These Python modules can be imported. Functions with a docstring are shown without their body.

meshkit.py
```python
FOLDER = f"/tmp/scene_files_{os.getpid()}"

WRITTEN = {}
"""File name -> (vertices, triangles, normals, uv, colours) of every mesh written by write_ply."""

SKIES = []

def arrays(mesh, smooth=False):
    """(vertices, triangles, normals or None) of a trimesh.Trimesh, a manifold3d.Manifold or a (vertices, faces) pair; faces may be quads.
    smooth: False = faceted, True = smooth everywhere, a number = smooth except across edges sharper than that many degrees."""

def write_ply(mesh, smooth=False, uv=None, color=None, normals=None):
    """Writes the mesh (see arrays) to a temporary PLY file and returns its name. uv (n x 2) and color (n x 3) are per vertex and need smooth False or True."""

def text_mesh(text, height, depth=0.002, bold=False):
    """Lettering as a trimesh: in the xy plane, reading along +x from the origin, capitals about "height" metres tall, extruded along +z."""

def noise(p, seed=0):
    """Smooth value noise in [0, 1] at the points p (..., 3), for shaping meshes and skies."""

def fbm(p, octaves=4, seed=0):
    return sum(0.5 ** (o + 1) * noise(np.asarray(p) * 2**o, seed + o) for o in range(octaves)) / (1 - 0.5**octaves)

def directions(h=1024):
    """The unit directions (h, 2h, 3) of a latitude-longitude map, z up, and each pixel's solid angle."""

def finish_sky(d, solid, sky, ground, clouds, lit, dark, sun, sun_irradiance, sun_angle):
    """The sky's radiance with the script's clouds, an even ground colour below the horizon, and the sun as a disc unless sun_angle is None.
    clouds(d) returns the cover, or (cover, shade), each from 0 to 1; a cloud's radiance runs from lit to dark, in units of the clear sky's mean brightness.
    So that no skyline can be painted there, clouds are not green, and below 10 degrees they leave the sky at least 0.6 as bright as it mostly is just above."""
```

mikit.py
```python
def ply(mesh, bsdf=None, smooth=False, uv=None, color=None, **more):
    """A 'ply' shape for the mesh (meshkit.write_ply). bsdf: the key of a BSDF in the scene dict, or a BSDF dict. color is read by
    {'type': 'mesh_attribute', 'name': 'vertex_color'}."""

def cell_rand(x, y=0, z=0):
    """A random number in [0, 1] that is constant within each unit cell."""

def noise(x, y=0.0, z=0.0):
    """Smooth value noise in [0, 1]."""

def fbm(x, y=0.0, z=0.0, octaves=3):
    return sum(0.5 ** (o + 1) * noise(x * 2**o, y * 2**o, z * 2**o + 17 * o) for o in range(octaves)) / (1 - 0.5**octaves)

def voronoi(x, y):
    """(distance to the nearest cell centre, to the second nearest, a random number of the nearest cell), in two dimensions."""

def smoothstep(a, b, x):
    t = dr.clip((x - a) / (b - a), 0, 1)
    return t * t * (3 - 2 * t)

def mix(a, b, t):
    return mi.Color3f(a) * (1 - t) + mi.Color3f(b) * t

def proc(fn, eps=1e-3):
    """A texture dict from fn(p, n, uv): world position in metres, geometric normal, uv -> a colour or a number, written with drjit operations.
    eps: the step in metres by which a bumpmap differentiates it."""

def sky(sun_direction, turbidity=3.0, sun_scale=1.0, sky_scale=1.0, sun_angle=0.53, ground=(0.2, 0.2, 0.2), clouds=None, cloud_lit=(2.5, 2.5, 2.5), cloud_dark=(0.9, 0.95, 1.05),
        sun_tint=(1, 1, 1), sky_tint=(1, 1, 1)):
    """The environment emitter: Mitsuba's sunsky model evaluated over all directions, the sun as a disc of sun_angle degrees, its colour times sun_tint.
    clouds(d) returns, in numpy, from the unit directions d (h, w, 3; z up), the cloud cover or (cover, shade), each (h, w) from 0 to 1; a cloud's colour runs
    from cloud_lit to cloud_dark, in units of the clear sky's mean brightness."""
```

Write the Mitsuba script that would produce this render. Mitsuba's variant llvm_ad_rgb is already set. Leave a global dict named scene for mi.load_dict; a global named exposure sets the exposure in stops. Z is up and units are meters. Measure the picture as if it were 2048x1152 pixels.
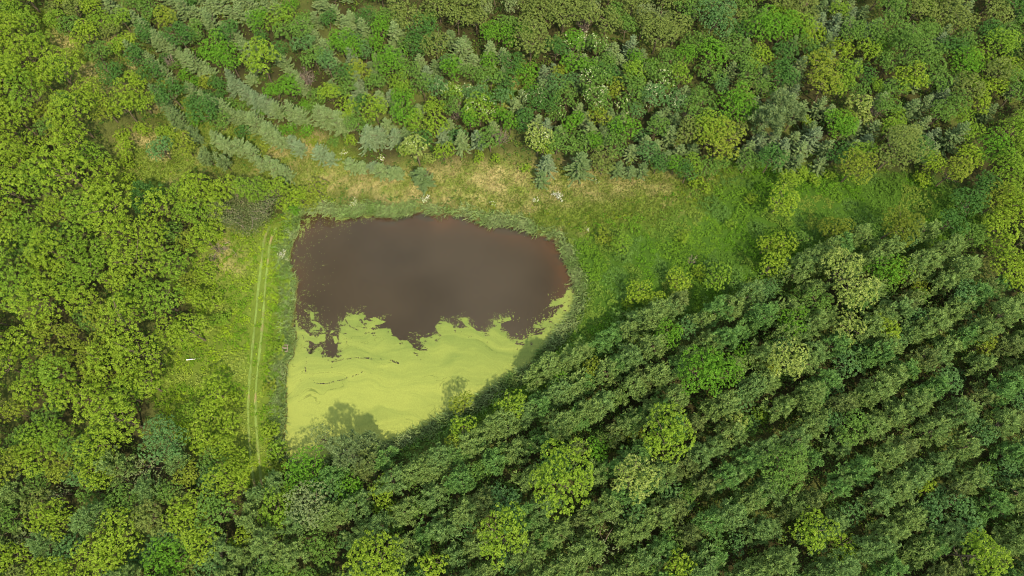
import math
import numpy as np
import shapely
import trimesh
import mitsuba as mi
import drjit as dr
import mikit
import meshkit
from scipy.ndimage import gaussian_filter, distance_transform_edt, map_coordinates

T = mi.ScalarTransform4f
scene, labels = {}, {}

# ------------------------------------------------------------------ camera, sky, exposure
W, H = 2048.0, 1152.0                 # pixel units in which positions were measured on the photograph
HFOV, TILT, CAM_Z = 71.0, 20.0, 110.0  # lens, degrees the view is tipped forward from straight down, metres above ground
FPX = W / 2 / math.tan(math.radians(HFOV / 2))
CAM = np.array([0.0, 0.0, CAM_Z])
ct, st = math.cos(math.radians(TILT)), math.sin(math.radians(TILT))
FWD, UPV, RIGHT = np.array([0, st, -ct]), np.array([0, ct, st]), np.array([1.0, 0, 0])
scene['camera'] = {'type': 'perspective', 'fov': HFOV, 'fov_axis': 'x', 'near_clip': 1.0, 'far_clip': 6000.0,
                   'to_world': T().look_at(origin=CAM.tolist(), target=(CAM + FWD).tolist(), up=UPV.tolist())}
SUN = (0.42, -0.90, 1.42)


def cloud_cover(d):
    z = np.maximum(d[..., 2], 0.08)
    p = np.stack([d[..., 0] / z * 4.2 + 4.1, d[..., 1] / z * 4.2 + 2.7, np.zeros_like(z)], -1)
    n = meshkit.fbm(p, 5, seed=11)
    return np.clip(0.45 + (n - 0.5) * 4.0, 0.05, 1.0)


scene['sky'] = mikit.sky(SUN, turbidity=4, sun_scale=1.0, sky_scale=1.0, sun_angle=1.4, clouds=cloud_cover,
                         cloud_lit=(4.5, 4.45, 4.3), cloud_dark=(2.7, 2.7, 2.7), sun_tint=(1.0, 0.97, 0.9))
exposure = 2.55


def at(px, py, z=0.7):
    """The world point at height z under a pixel measured on the photograph."""
    d = FWD * FPX + RIGHT * (px - W / 2) + UPV * (H / 2 - py)
    return CAM + d * ((z - CAM_Z) / d[2])


def to_px(x, y, z):
    v = np.stack([np.asarray(x, float), np.asarray(y, float), np.broadcast_to(np.asarray(z, float), np.shape(x)) - CAM_Z], -1)
    w = v @ FWD
    return W / 2 + FPX * (v @ RIGHT) / w, H / 2 - FPX * (v @ UPV) / w


def metres(dpx, p):
    return dpx * float((np.asarray(p) - CAM) @ FWD) / FPX


def ring(pts, z=0.7):
    return shapely.Polygon([tuple(at(a, b, z)[:2]) for a, b in pts]).buffer(0)


# ------------------------------------------------------------------ what lies where on the ground (a 0.25 m map)
RES, GX0, GY0, NX, NY = 0.25, -130.0, -36.0, 1040, 660
gx, gy = GX0 + RES * np.arange(NX), GY0 + RES * np.arange(NY)
GX, GY = np.meshgrid(gx, gy)


def n2(x, y, scale, seed=0, octaves=4):
    return meshkit.fbm(np.stack([x / scale, y / scale, np.zeros_like(x)], -1), octaves, seed=seed)


def warp_xy(x, y, scale, amp, seed):
    return x + (n2(x, y, scale, seed) - 0.5) * 2 * amp, y + (n2(x, y, scale, seed + 7) - 0.5) * 2 * amp


def look_up(field, x, y):
    x, y = np.asarray(x, float), np.asarray(y, float)
    return map_coordinates(field, [(y.ravel() - GY0) / RES, (x.ravel() - GX0) / RES], order=1, mode='nearest').reshape(x.shape)


def zone(pts, soft=0.6, rough=0.9, seed=1, z=0.7):
    wx, wy = warp_xy(GX, GY, 3.0, rough, seed)
    m = shapely.contains_xy(ring(pts, z), wx.ravel(), wy.ravel()).reshape(GX.shape).astype(np.float32)
    return gaussian_filter(m, soft / RES)


POND = [(598, 436), (612, 428), (643, 423), (675, 437), (709, 432), (741, 430), (768, 435), (810, 432), (848, 423), (872, 432), (925, 432), (945, 440), (987, 454),
        (1004, 452), (1046, 461), (1088, 473), (1112, 482), (1124, 508), (1136, 529), (1147, 564), (1154, 591), (1150, 619), (1129, 647), (1100, 684), (1084, 702),
        (1050, 735), (1012, 760), (960, 790), (903, 822), (840, 856), (780, 882), (735, 894), (690, 906), (640, 916), (600, 922), (573, 918), (573, 880), (574, 800), (576, 745), (578, 728),
        (592, 713), (594, 680), (590, 647), (594, 598), (594, 557), (586, 539), (586, 505), (594, 470), (602, 446)]
_wx, _wy = warp_xy(GX, GY, 1.6, 0.45, 3)
_in = shapely.contains_xy(ring(POND, 0.0), _wx.ravel(), _wy.ravel()).reshape(GX.shape)
SD = gaussian_filter((distance_transform_edt(~_in) - distance_transform_edt(_in)) * RES, 0.8)   # metres from the shore, positive on land

MEADOW = zone([(590, 345), (640, 325), (700, 350), (800, 335), (960, 330), (1060, 325), (1200, 345), (1345, 345), (1330, 385), (1240, 395), (1130, 400), (1000, 412), (880, 412), (760, 402), (690, 400), (640, 385), (610, 380)], 1.4, 2.2, 21)
CLEARING = zone([(225, 275), (300, 250), (360, 255), (420, 300), (520, 330), (600, 350), (660, 300), (720, 300), (700, 345), (640, 390), (560, 385), (470, 345), (380, 345), (310, 390), (250, 420), (225, 350)], 1.2, 1.8, 22)
GLADES = np.maximum(zone([(62, 10), (95, 30), (150, 90), (215, 150), (222, 195), (185, 190), (140, 150), (75, 70)], 0.8, 1.2, 23), zone([(975, 150), (1005, 125), (1050, 130), (1065, 165), (1050, 215), (1010, 230), (960, 195)], 0.8, 1.2, 24))
GLADES = np.maximum(GLADES, 0.8 * zone([(290, 140), (420, 205), (560, 262), (690, 285), (650, 335), (560, 335), (420, 290), (320, 230)], 1.2, 1.8, 34))
GLADES = np.maximum(GLADES, zone([(215, 60), (290, 110), (330, 160), (300, 165), (225, 100)], 0.8, 1.2, 25))
LUSH = zone([(1120, 480), (1160, 440), (1280, 420), (1340, 385), (1400, 340), (1500, 320), (1650, 340), (1840, 350), (1960, 400), (1990, 480), (1830, 500), (1700, 520), (1560, 580), (1400, 640), (1250, 690), (1120, 770), (960, 850), (850, 890), (700, 930), (690, 900), (840, 850), (960, 790), (1090, 700), (1150, 625), (1165, 610), (1150, 550)], 1.2, 2.0, 26)
GRASS = zone([(880, 405), (1000, 405), (1130, 395), (1260, 390), (1350, 350), (1480, 330), (1400, 420), (1250, 455), (1150, 470), (1060, 450), (960, 430)], 1.4, 2.2, 27)
DAM = zone([(420, 455), (480, 440), (560, 430), (610, 410), (640, 395), (660, 415), (600, 440), (590, 560), (595, 700), (578, 740), (576, 930), (530, 985), (480, 960), (400, 920), (330, 850), (300, 790), (330, 715), (400, 650), (350, 560), (400, 520)], 0.8, 1.2, 28)
PALE = zone([(425, 465), (480, 455), (525, 470), (515, 560), (470, 575), (410, 560), (405, 520)], 1.6, 1.6, 29)
RIM = np.clip(1 - np.abs(SD - 0.9) / 1.5, 0, 1)                                  # the belt of reeds
RIM = RIM * np.clip(2.6 * n2(GX, GY, 3.0, 33) - 0.45, 0.08, 1.25)
RUT_A = [(541, 452), (529, 477), (521, 547), (514, 602), (509, 658), (503, 727), (499, 779), (496, 821), (497, 860), (500, 898), (505, 945), (510, 975)]
RUT_B = [(553, 455), (541, 481), (535, 533), (528, 602), (523, 675), (517, 735), (514, 762), (511, 800), (511, 840), (517, 908), (521, 950), (524, 975)]


def world_line(pts, z=0.7):
    p = np.array([at(a, b, z)[:2] for a, b in pts])
    s = np.concatenate([[0], np.cumsum(np.linalg.norm(np.diff(p, axis=0), axis=1))])
    t = np.arange(0, s[-1], 0.3)
    q = np.stack([np.interp(t, s, p[:, k]) for k in (0, 1)], 1)
    for _ in range(12):
        q[1:-1] = (q[:-2] + 2 * q[1:-1] + q[2:]) / 4
    return q


LA, LB = world_line(RUT_A), world_line(RUT_B)
_lines = shapely.MultiLineString([LA, LB])
RUTD = np.full(GX.shape, 9.0, np.float32)
_near = shapely.contains_xy(_lines.buffer(4), GX.ravel(), GY.ravel()).reshape(GX.shape)
RUTD[_near] = shapely.distance(_lines, shapely.points(GX[_near], GY[_near]))

HGT = np.where(SD > 0, -0.05 + 0.85 * (1 - np.exp(-np.maximum(SD, 0) / 1.5)), -0.05 + 0.3 * np.maximum(SD, -4))
HGT = HGT + np.clip(SD, 0, 3) / 3 * ((n2(GX, GY, 9.0, 41) - 0.5) * 0.7 + (n2(GX, GY, 1.6, 42) - 0.5) * 0.16 * np.clip(RUTD - 0.3, 0, 1))


def ground_z(x, y):
    return look_up(HGT, x, y)


# ------------------------------------------------------------------ materials
scene['leaf_matter'] = {'type': 'principledthin', 'base_color': {'type': 'mesh_attribute', 'name': 'vertex_color'}, 'roughness': 0.65, 'diff_trans': 0.75, 'spec_trans': 0.0, 'eta': 1.35}
scene['ground_matter'] = {'type': 'twosided', 'bsdf': {'type': 'diffuse', 'reflectance': {'type': 'mesh_attribute', 'name': 'vertex_color'}}}


def bark(p, n, uv):
    v = mikit.fbm(p.x * 9, p.y * 9, p.z * 2.5, 3)
    return mikit.mix((0.055, 0.047, 0.031), (0.140, 0.122, 0.085), v)


def deadwood(p, n, uv):
    v = mikit.fbm(p.x * 6, p.y * 6, p.z * 6, 3)
    return mikit.mix((0.11, 0.085, 0.065), (0.27, 0.24, 0.20), v)


def duck(p, n, uv):
    x, y = p.x, p.y
    a = mikit.fbm(x * 0.16, y * 0.22, 3.0, 3) - 0.5
    b = mikit.fbm(x * 0.16 + 9, y * 0.22, 8.0, 3) - 0.5
    wx, wy = x + a * 9.0, y + b * 6.0
    band = mikit.fbm(wx * 0.10, wy * 0.85, 1.0, 4)
    fine = mikit.fbm(wx * 0.5, wy * 4.2, 2.0, 3)
    grain = mikit.noise(x * 11, y * 11, 5.0)
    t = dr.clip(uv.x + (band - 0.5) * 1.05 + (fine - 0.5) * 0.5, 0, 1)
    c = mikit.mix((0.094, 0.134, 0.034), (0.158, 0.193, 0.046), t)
    ridge = dr.abs(mikit.fbm(wx * 0.16 + 3, wy * 0.42, 7.0, 4) - 0.5)
    line = 1 - mikit.smoothstep(0.0, 0.012, ridge)
    c = mikit.mix(c, (0.055, 0.078, 0.018), line * 0.7 * mikit.smoothstep(0.4, 0.7, mikit.noise(x * 0.25, y * 0.4, 9.0)))
    return c * (0.92 + 0.16 * grain)


def water_tone(p, n, uv):
    g = mikit.fbm(p.x * 0.35, p.y * 0.35, 2.0, 3)
    cloud_sheen = mikit.fbm(p.x * 0.085 + 3, p.y * 0.11 + 1, 6.0, 3)
    c = mikit.mix((0.0165, 0.0122, 0.0050), (0.0245, 0.0185, 0.0090), mikit.smoothstep(0.25, 0.75, cloud_sheen))  # soft paler patches painted into the water colour to stand for reflected clouds
    c = mikit.mix(c, (0.040, 0.0225, 0.0095), dr.clip(uv.x * (0.45 + 1.1 * g), 0, 1))
    weed = mikit.smoothstep(0.56, 0.66, mikit.fbm(p.x * 0.42 + 5, p.y * 0.7, 4.0, 4)) * uv.y
    return mikit.mix(c, (0.018, 0.022, 0.014), weed * 0.8)


scene['bark_matter'] = {'type': 'diffuse', 'reflectance': mikit.proc(bark)}
scene['dead_matter'] = {'type': 'diffuse', 'reflectance': mikit.proc(deadwood)}
scene['duckweed_matter'] = {'type': 'twosided', 'bsdf': {'type': 'diffuse', 'reflectance': mikit.proc(duck)}}
scene['water_matter'] = {'type': 'bumpmap', 'scale': 0.004, 'arbitrary': mikit.proc(lambda p, n, uv: mikit.fbm(p.x * 1.6, p.y * 2.6, 1.0, 3), 0.05),
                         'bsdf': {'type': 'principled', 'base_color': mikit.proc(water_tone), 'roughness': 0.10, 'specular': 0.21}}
scene['white_paint'] = {'type': 'principled', 'base_color': {'type': 'rgb', 'value': (0.8, 0.8, 0.78)}, 'roughness': 0.4}


# ------------------------------------------------------------------ helpers for the mesh code
def unit(v):
    return v / np.maximum(np.linalg.norm(v, axis=-1, keepdims=True), 1e-9)


def sphere_dirs(rng, n):
    return unit(rng.normal(size=(n, 3)))


def blades(c, nrm, length, width, rng, along=None):
    """Leaf-shaped rhombs, two triangles each: (n, 4, 3)."""
    n = len(c)
    r = rng.normal(size=(n, 3)) if along is None else along
    u = unit(r - nrm * (r * nrm).sum(1, keepdims=True))
    v = np.cross(nrm, u)
    L, Wd = (np.broadcast_to(a, (n,))[:, None] for a in (length, width))
    sag = nrm * (-0.12 * L)
    return np.stack([c - u * L / 2 + sag, c + v * Wd / 2, c + u * L / 2 + sag, c - v * Wd / 2], 1)


def quads_mesh(q):
    n = len(q)
    i = np.arange(n)[:, None] * 4
    return q.reshape(-1, 3), np.vstack([i + [0, 1, 2], i + [0, 2, 3]])


def tris_mesh(t):
    return t.reshape(-1, 3), np.arange(len(t) * 3).reshape(-1, 3)


def tube(points, radii, sides=5):
    p = np.asarray(points, float)
    t = unit(np.gradient(p, axis=0))
    a = unit(np.cross(t, np.where(np.abs(t[:, 2:]) < 0.9, [0, 0, 1.0], [1.0, 0, 0])))
    b, ang = np.cross(t, a), np.arange(sides) * 2 * np.pi / sides
    r = np.broadcast_to(radii, (len(p),))[:, None, None]
    v = p[:, None] + r * (np.cos(ang)[None, :, None] * a[:, None] + np.sin(ang)[None, :, None] * b[:, None])
    i, j = np.meshgrid(np.arange(len(p) - 1), np.arange(sides), indexing='ij')
    q = np.stack([i * sides + j, i * sides + (j + 1) % sides, (i + 1) * sides + (j + 1) % sides, (i + 1) * sides + j], -1).reshape(-1, 4)
    return v.reshape(-1, 3), np.vstack([q[:, [0, 1, 2]], q[:, [0, 2, 3]]])


def join(parts):
    vs, fs, k = [], [], 0
    for v, f in parts:
        vs.append(v)
        fs.append(f + k)
        k += len(v)
    return np.vstack(vs), np.vstack(fs)


# ------------------------------------------------------------------ the ground: one sheet to the horizon
FLOOR, STRAW, TURF, LUSHC, DAMC = np.array([0.027, 0.028, 0.012]), np.array([0.255, 0.225, 0.100]), np.array([0.085, 0.125, 0.020]), np.array([0.030, 0.066, 0.009]), np.array([0.070, 0.105, 0.016])


def tone(x, y):
    """The ground's own colour: litter under the trees, straw and turf in the meadow, soil at the bank."""
    c = np.broadcast_to(FLOOR, np.shape(x) + (3,)) * (0.7 + 0.7 * n2(x, y, 2.0, 51))[..., None]
    c = c + (np.array([0.03, 0.045, 0.008]) * np.clip((n2(x, y, 6.0, 52) - 0.45) * 4, 0, 1)[..., None])

    def lay(c, w, k):
        return c * (1 - w[..., None]) + k * w[..., None]

    patch = np.clip((n2(x, y, 1.8, 53) - 0.34) * 2.4, 0.1, 0.8)[..., None]
    fine = (0.75 + 0.5 * n2(x, y, 0.7, 54))[..., None]
    mead = (TURF * (1 - patch) + STRAW * patch) * fine
    patch2 = np.clip((n2(x, y, 3.4, 55) - 0.50) * 5.0, 0, 1)[..., None]
    mixed = (TURF * 1.1 * (1 - patch2 * 0.8) + STRAW * patch2 * 0.8) * fine
    patch3 = np.clip((n2(x, y, 2.6, 56) - 0.60) * 7.0, 0, 1)[..., None]
    green = (TURF * 0.9 * (1 - patch3 * 0.8) + STRAW * patch3 * 0.7) * fine
    c = lay(c, look_up(CLEARING, x, y), mixed)
    c = lay(c, look_up(GLADES, x, y), mixed)
    c = lay(c, look_up(LUSH, x, y), LUSHC * fine)
    c = lay(c, look_up(DAM, x, y), DAMC * fine)
    c = lay(c, look_up(PALE, x, y) * 0.6, mixed * 1.1)
    c = lay(c, look_up(GRASS, x, y), green)
    c = lay(c, look_up(MEADOW, x, y), mead)
    sd = look_up(SD, x, y)
    return lay(c, np.clip(1 - sd / 0.5, 0, 1) * 0.9, np.array([0.060, 0.044, 0.022]))


ax = np.concatenate([[-3000, -1500, -700, -350, -200, -150], np.arange(-128, 128.01, 0.5), [150, 200, 350, 700, 1500, 3000]])
ay = np.concatenate([[-3000, -1500, -700, -300, -120, -60], np.arange(-34, 126.01, 0.5), [150, 200, 350, 700, 1500, 3000]])
AX, AY = np.meshgrid(ax, ay)
cx_, cy_ = np.clip(AX, gx[0], gx[-1]), np.clip(AY, gy[0], gy[-1])
gv = np.stack([AX, AY, ground_z(cx_, cy_)], -1)
far = np.maximum(np.abs(AX) - 128, np.maximum(AY - 126, -34 - AY)) > 1
gc = tone(cx_, cy_)
gc[far] = [0.05, 0.075, 0.018]
ny_, nx_ = AX.shape
ii, jj = np.meshgrid(np.arange(ny_ - 1), np.arange(nx_ - 1), indexing='ij')
k0 = (ii * nx_ + jj).ravel()
gf = np.vstack([np.stack([k0, k0 + 1, k0 + nx_ + 1], 1), np.stack([k0, k0 + nx_ + 1, k0 + nx_], 1)])
scene['ground'] = mikit.ply((gv.reshape(-1, 3), gf), 'ground_matter', smooth=True, color=np.clip(gc.reshape(-1, 3), 0, 1))
labels['ground'] = {'label': 'ground of turf, dry straw and dark forest litter around the pond', 'kind': 'structure'}

# ------------------------------------------------------------------ the pond
wx_, wy_ = np.arange(-40, 20, 0.5), np.arange(5, 60, 0.5)
WX, WY = np.meshgrid(wx_, wy_)
keep = look_up(SD, WX, WY) < 1.6
shallow = np.clip(1 + look_up(SD, WX, WY) / 2.6, 0, 1) ** 1.3
ppx, ppy = to_px(WX.ravel(), WY.ravel(), 0.0)
ppx, ppy = ppx.reshape(WX.shape), ppy.reshape(WX.shape)
EAST = zone([(860, 425), (1000, 448), (1118, 480), (1160, 580), (1150, 620), (1110, 615), (1112, 530), (1090, 498), (980, 464), (870, 447)], 1.3, 1.5, 61, 0.0)
WEST = zone([(600, 430), (700, 425), (690, 440), (608, 490), (599, 620), (585, 620), (580, 500)], 1.4, 1.0, 62, 0.0)
NORTH = zone([(720, 425), (900, 430), (900, 462), (760, 462)], 1.5, 1.0, 63, 0.0)
red = np.clip(0.25 * shallow + 1.0 * look_up(EAST, WX, WY) + 0.45 * look_up(WEST, WX, WY) + 0.5 * look_up(NORTH, WX, WY), 0, 1)
weedy = np.clip(shallow * 1.2 * (0.35 + look_up(EAST, WX, WY) + look_up(NORTH, WX, WY)), 0, 1)
m, n = WX.shape
ii, jj = np.meshgrid(np.arange(m - 1), np.arange(n - 1), indexing='ij')
cell = (keep[:-1, :-1] & keep[1:, :-1] & keep[:-1, 1:] & keep[1:, 1:]).ravel()
k0 = (ii * n + jj).ravel()[cell]
wf = np.vstack([np.stack([k0, k0 + 1, k0 + n + 1], 1), np.stack([k0, k0 + n + 1, k0 + n], 1)])
wv = np.stack([WX, WY, np.zeros_like(WX)], -1).reshape(-1, 3)
used, inv = np.unique(wf, return_inverse=True)
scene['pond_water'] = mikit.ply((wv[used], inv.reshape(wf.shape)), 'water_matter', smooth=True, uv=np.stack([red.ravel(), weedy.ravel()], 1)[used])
labels['pond_water'] = {'label': 'murky brown water of the pond, rusty in the shallows along its right bank', 'kind': 'structure'}

# duckweed: a thin mat 4 mm above the water, its edge drawn out into curls
MAT = [(592, 640), (597, 655), (605, 678), (614, 695), (617, 708), (623, 708), (634, 696), (643, 692), (647, 699), (641, 709), (650, 715), (664, 717), (671, 710), (676, 690), (679, 668), (678, 648),
       (690, 637), (698, 629), (712, 628), (729, 623), (732, 628), (726, 641), (748, 635), (772, 644), (741, 657), (748, 661), (779, 654), (783, 668), (799, 680), (815, 683), (828, 698), (838, 699), (848, 691),
       (835, 681), (842, 676), (855, 675), (876, 668), (869, 654), (880, 642), (900, 648), (918, 656), (936, 656), (928, 647), (915, 638), (935, 635), (938, 648), (952, 663), (973, 663), (984, 654), (987, 642),
       (1022, 635), (1023, 640), (1001, 648), (1003, 661), (1022, 677), (1046, 680), (1071, 674), (1092, 658), (1108, 641), (1122, 624), (1130, 604), (1136, 580), (1165, 580), (1165, 640), (1110, 705), (1000, 790), (780, 905), (560, 935), (560, 720), (585, 700)]
STREAKS = [([(1072, 651), (1092, 648), (1110, 637), (1122, 622), (1136, 612)], 0.55), ([(1106, 607), (1128, 602), (1138, 585)], 0.6), ([(1062, 674), (1085, 666), (1100, 655), (1118, 646)], 0.35),
           ([(622, 627), (625, 640), (634, 650), (645, 660), (649, 668), (646, 678)], 0.3), ([(605, 664), (618, 678), (632, 682), (645, 676)], 0.55), ([(610, 672), (614, 690), (612, 702)], 0.5),
           ([(663, 665), (670, 672), (672, 684)], 0.3)]
BLOBS = [[(612, 667), (626, 656), (642, 657), (648, 669), (640, 679), (624, 680)], [(668, 440), (675, 418), (715, 416), (712, 432), (690, 440)], [(594, 470), (602, 446), (615, 436), (620, 442), (606, 462), (600, 478)],
         [(618, 428), (632, 420), (650, 424), (668, 430), (664, 436), (640, 430), (624, 436)], [(728, 428), (745, 426), (742, 436), (730, 437)]]
GAPS = [([(726, 716), (755, 718), (782, 722), (798, 728)], 0.12), ([(612, 715), (609, 735), (615, 755), (630, 765), (650, 768), (692, 758), (727, 743)], 0.06), ([(667, 703), (684, 702)], 0.2), ([(663, 690), (670, 700)], 0.17), ([(690, 640), (700, 655), (715, 660)], 0.07), ([(720, 640), (728, 650)], 0.16), ([(664, 724), (686, 718), (727, 716)], 0.05)]
R2 = 0.08
dx_, dy_ = np.arange(-38, 18, R2), np.arange(8, 56, R2)
DX, DY = np.meshgrid(dx_, dy_)
sdw = look_up(SD, DX, DY)
fl = gaussian_filter(n2(DX * 0.7, DY * 1.4, 1.8, 71), 3)                      # drawn out along the drift: warped by the curl of a noise
cy__, cx__ = np.gradient(fl, R2)
wx1, wy1 = DX + 0.42 * cy__, DY - 0.42 * cx__
fl = n2(wx1 * 0.8, wy1 * 1.3, 0.7, 72)
cy__, cx__ = np.gradient(gaussian_filter(fl, 1.5), R2)
wx1, wy1 = wx1 + 0.085 * cy__, wy1 - 0.085 * cx__
inside = shapely.contains_xy(ring(MAT, 0.0), wx1.ravel(), wy1.ravel()).reshape(DX.shape)


def line_dist(pts, x, y, limit):
    ln = shapely.LineString([tuple(at(a, b, 0.0)[:2]) for a, b in pts])
    out = np.full(x.shape, 9.0)
    near = shapely.contains_xy(ln.buffer(limit), x.ravel(), y.ravel()).reshape(x.shape)
    out[near] = shapely.distance(ln, shapely.points(x[near], y[near]))
    return out


ragged = n2(wx1 * 0.55, wy1 * 1.3, 0.42, 73, 3)
for pts, wd in STREAKS:
    inside |= line_dist(pts, wx1, wy1, 1.5) < wd * (0.25 + 1.3 * n2(wx1, wy1, 1.2, 74))
for pts in BLOBS:
    inside |= shapely.contains_xy(ring(pts, 0.0), wx1.ravel(), wy1.ravel()).reshape(DX.shape) & (ragged > 0.47)
dist = distance_transform_edt(inside) * R2
inside &= ~((dist < 1.8) & (ragged < 0.37 - dist * 0.10))
for pts, wd in GAPS:
    inside &= ~((line_dist(pts, wx1, wy1, 1.0) < wd * (0.3 + 1.3 * n2(wx1, wy1, 0.8, 75))) & (ragged > 0.40))
speck = (n2(DX, DY, 0.16, 76, 2) > 0.74 + 0.022 * np.abs(sdw) + 0.012 * np.maximum(DX - at(600, 500, 0)[0], 0)) & (DX < at(700, 500, 0)[0])            # loose fronds drifting off the left shore
outd = distance_transform_edt(~inside) * R2
fleck = (outd < 1.5) & (n2(wx1, wy1, 0.15, 77, 2) > 0.62 + 0.14 * outd) & (n2(DX, DY, 1.7, 78) > 0.42)      # flecks breaking away from the edge
inside = (inside | speck | fleck) & (sdw < 0.25)
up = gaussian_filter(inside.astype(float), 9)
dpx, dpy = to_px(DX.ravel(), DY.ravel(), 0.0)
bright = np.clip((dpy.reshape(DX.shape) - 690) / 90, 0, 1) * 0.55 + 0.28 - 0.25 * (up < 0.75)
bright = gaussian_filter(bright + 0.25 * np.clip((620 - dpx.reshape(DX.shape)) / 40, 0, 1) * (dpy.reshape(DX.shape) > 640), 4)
ki, kj = np.nonzero(inside[:-1, :-1])
n = DX.shape[1]
k0 = ki * n + kj
df = np.vstack([np.stack([k0, k0 + 1, k0 + n + 1], 1), np.stack([k0, k0 + n + 1, k0 + n], 1)])
dv = np.stack([DX, DY, np.full(DX.shape, 0.006)], -1).reshape(-1, 3)
used, inv = np.unique(df, return_inverse=True)
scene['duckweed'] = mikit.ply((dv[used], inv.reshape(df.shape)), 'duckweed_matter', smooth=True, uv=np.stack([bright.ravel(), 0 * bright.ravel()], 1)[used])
labels['duckweed'] = {'label': 'yellow-green duckweed mat with curled edges covering the lower part of the pond', 'category': 'duckweed', 'kind': 'stuff'}

# ------------------------------------------------------------------ the wheel track on the dam
parts, cols = [], []
for ln, s in ((LA, 1), (LB, 2)):
    t = unit(np.gradient(ln, axis=0))
    side = np.stack([-t[:, 1], t[:, 0]], 1)
    rows = []
    for k in np.linspace(-1, 1, 5):
        wob = 0.17 + 0.13 * (n2(ln[:, 0] * 0 + s * 40, ln[:, 1], 1.5, 81) - 0.5) * 2
        q = ln + side * (k * wob)[:, None]
        rows.append(np.column_stack([q, ground_z(q[:, 0], q[:, 1]) + 0.035 - 0.03 * (1 - k * k)]))
    g = np.stack(rows, 1)
    a, b = g.shape[:2]
    i, j = np.meshgrid(np.arange(a - 1), np.arange(b - 1), indexing='ij')
    k0 = (i * b + j).ravel()
    parts.append((g.reshape(-1, 3), np.vstack([np.stack([k0, k0 + b + 1, k0 + 1], 1), np.stack([k0, k0 + b, k0 + b + 1], 1)])))
v, f = join(parts)
f = f[:, ::-1] if np.cross(v[f[0, 1]] - v[f[0, 0]], v[f[0, 2]] - v[f[0, 0]])[2] < 0 else f
nz = n2(v[:, 0], v[:, 1], 1.1, 82)[:, None]
nf = n2(v[:, 0], v[:, 1], 0.35, 84)[:, None]
tc = np.array([0.098, 0.146, 0.034]) * (0.45 + 0.6 * nz + 0.5 * nf)
soil = np.clip((n2(v[:, 0], v[:, 1], 2.2, 83) - 0.6) * 8, 0, 1)[:, None]
tc = tc * (1 - soil) + soil * np.array([0.155, 0.135, 0.062])
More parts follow.
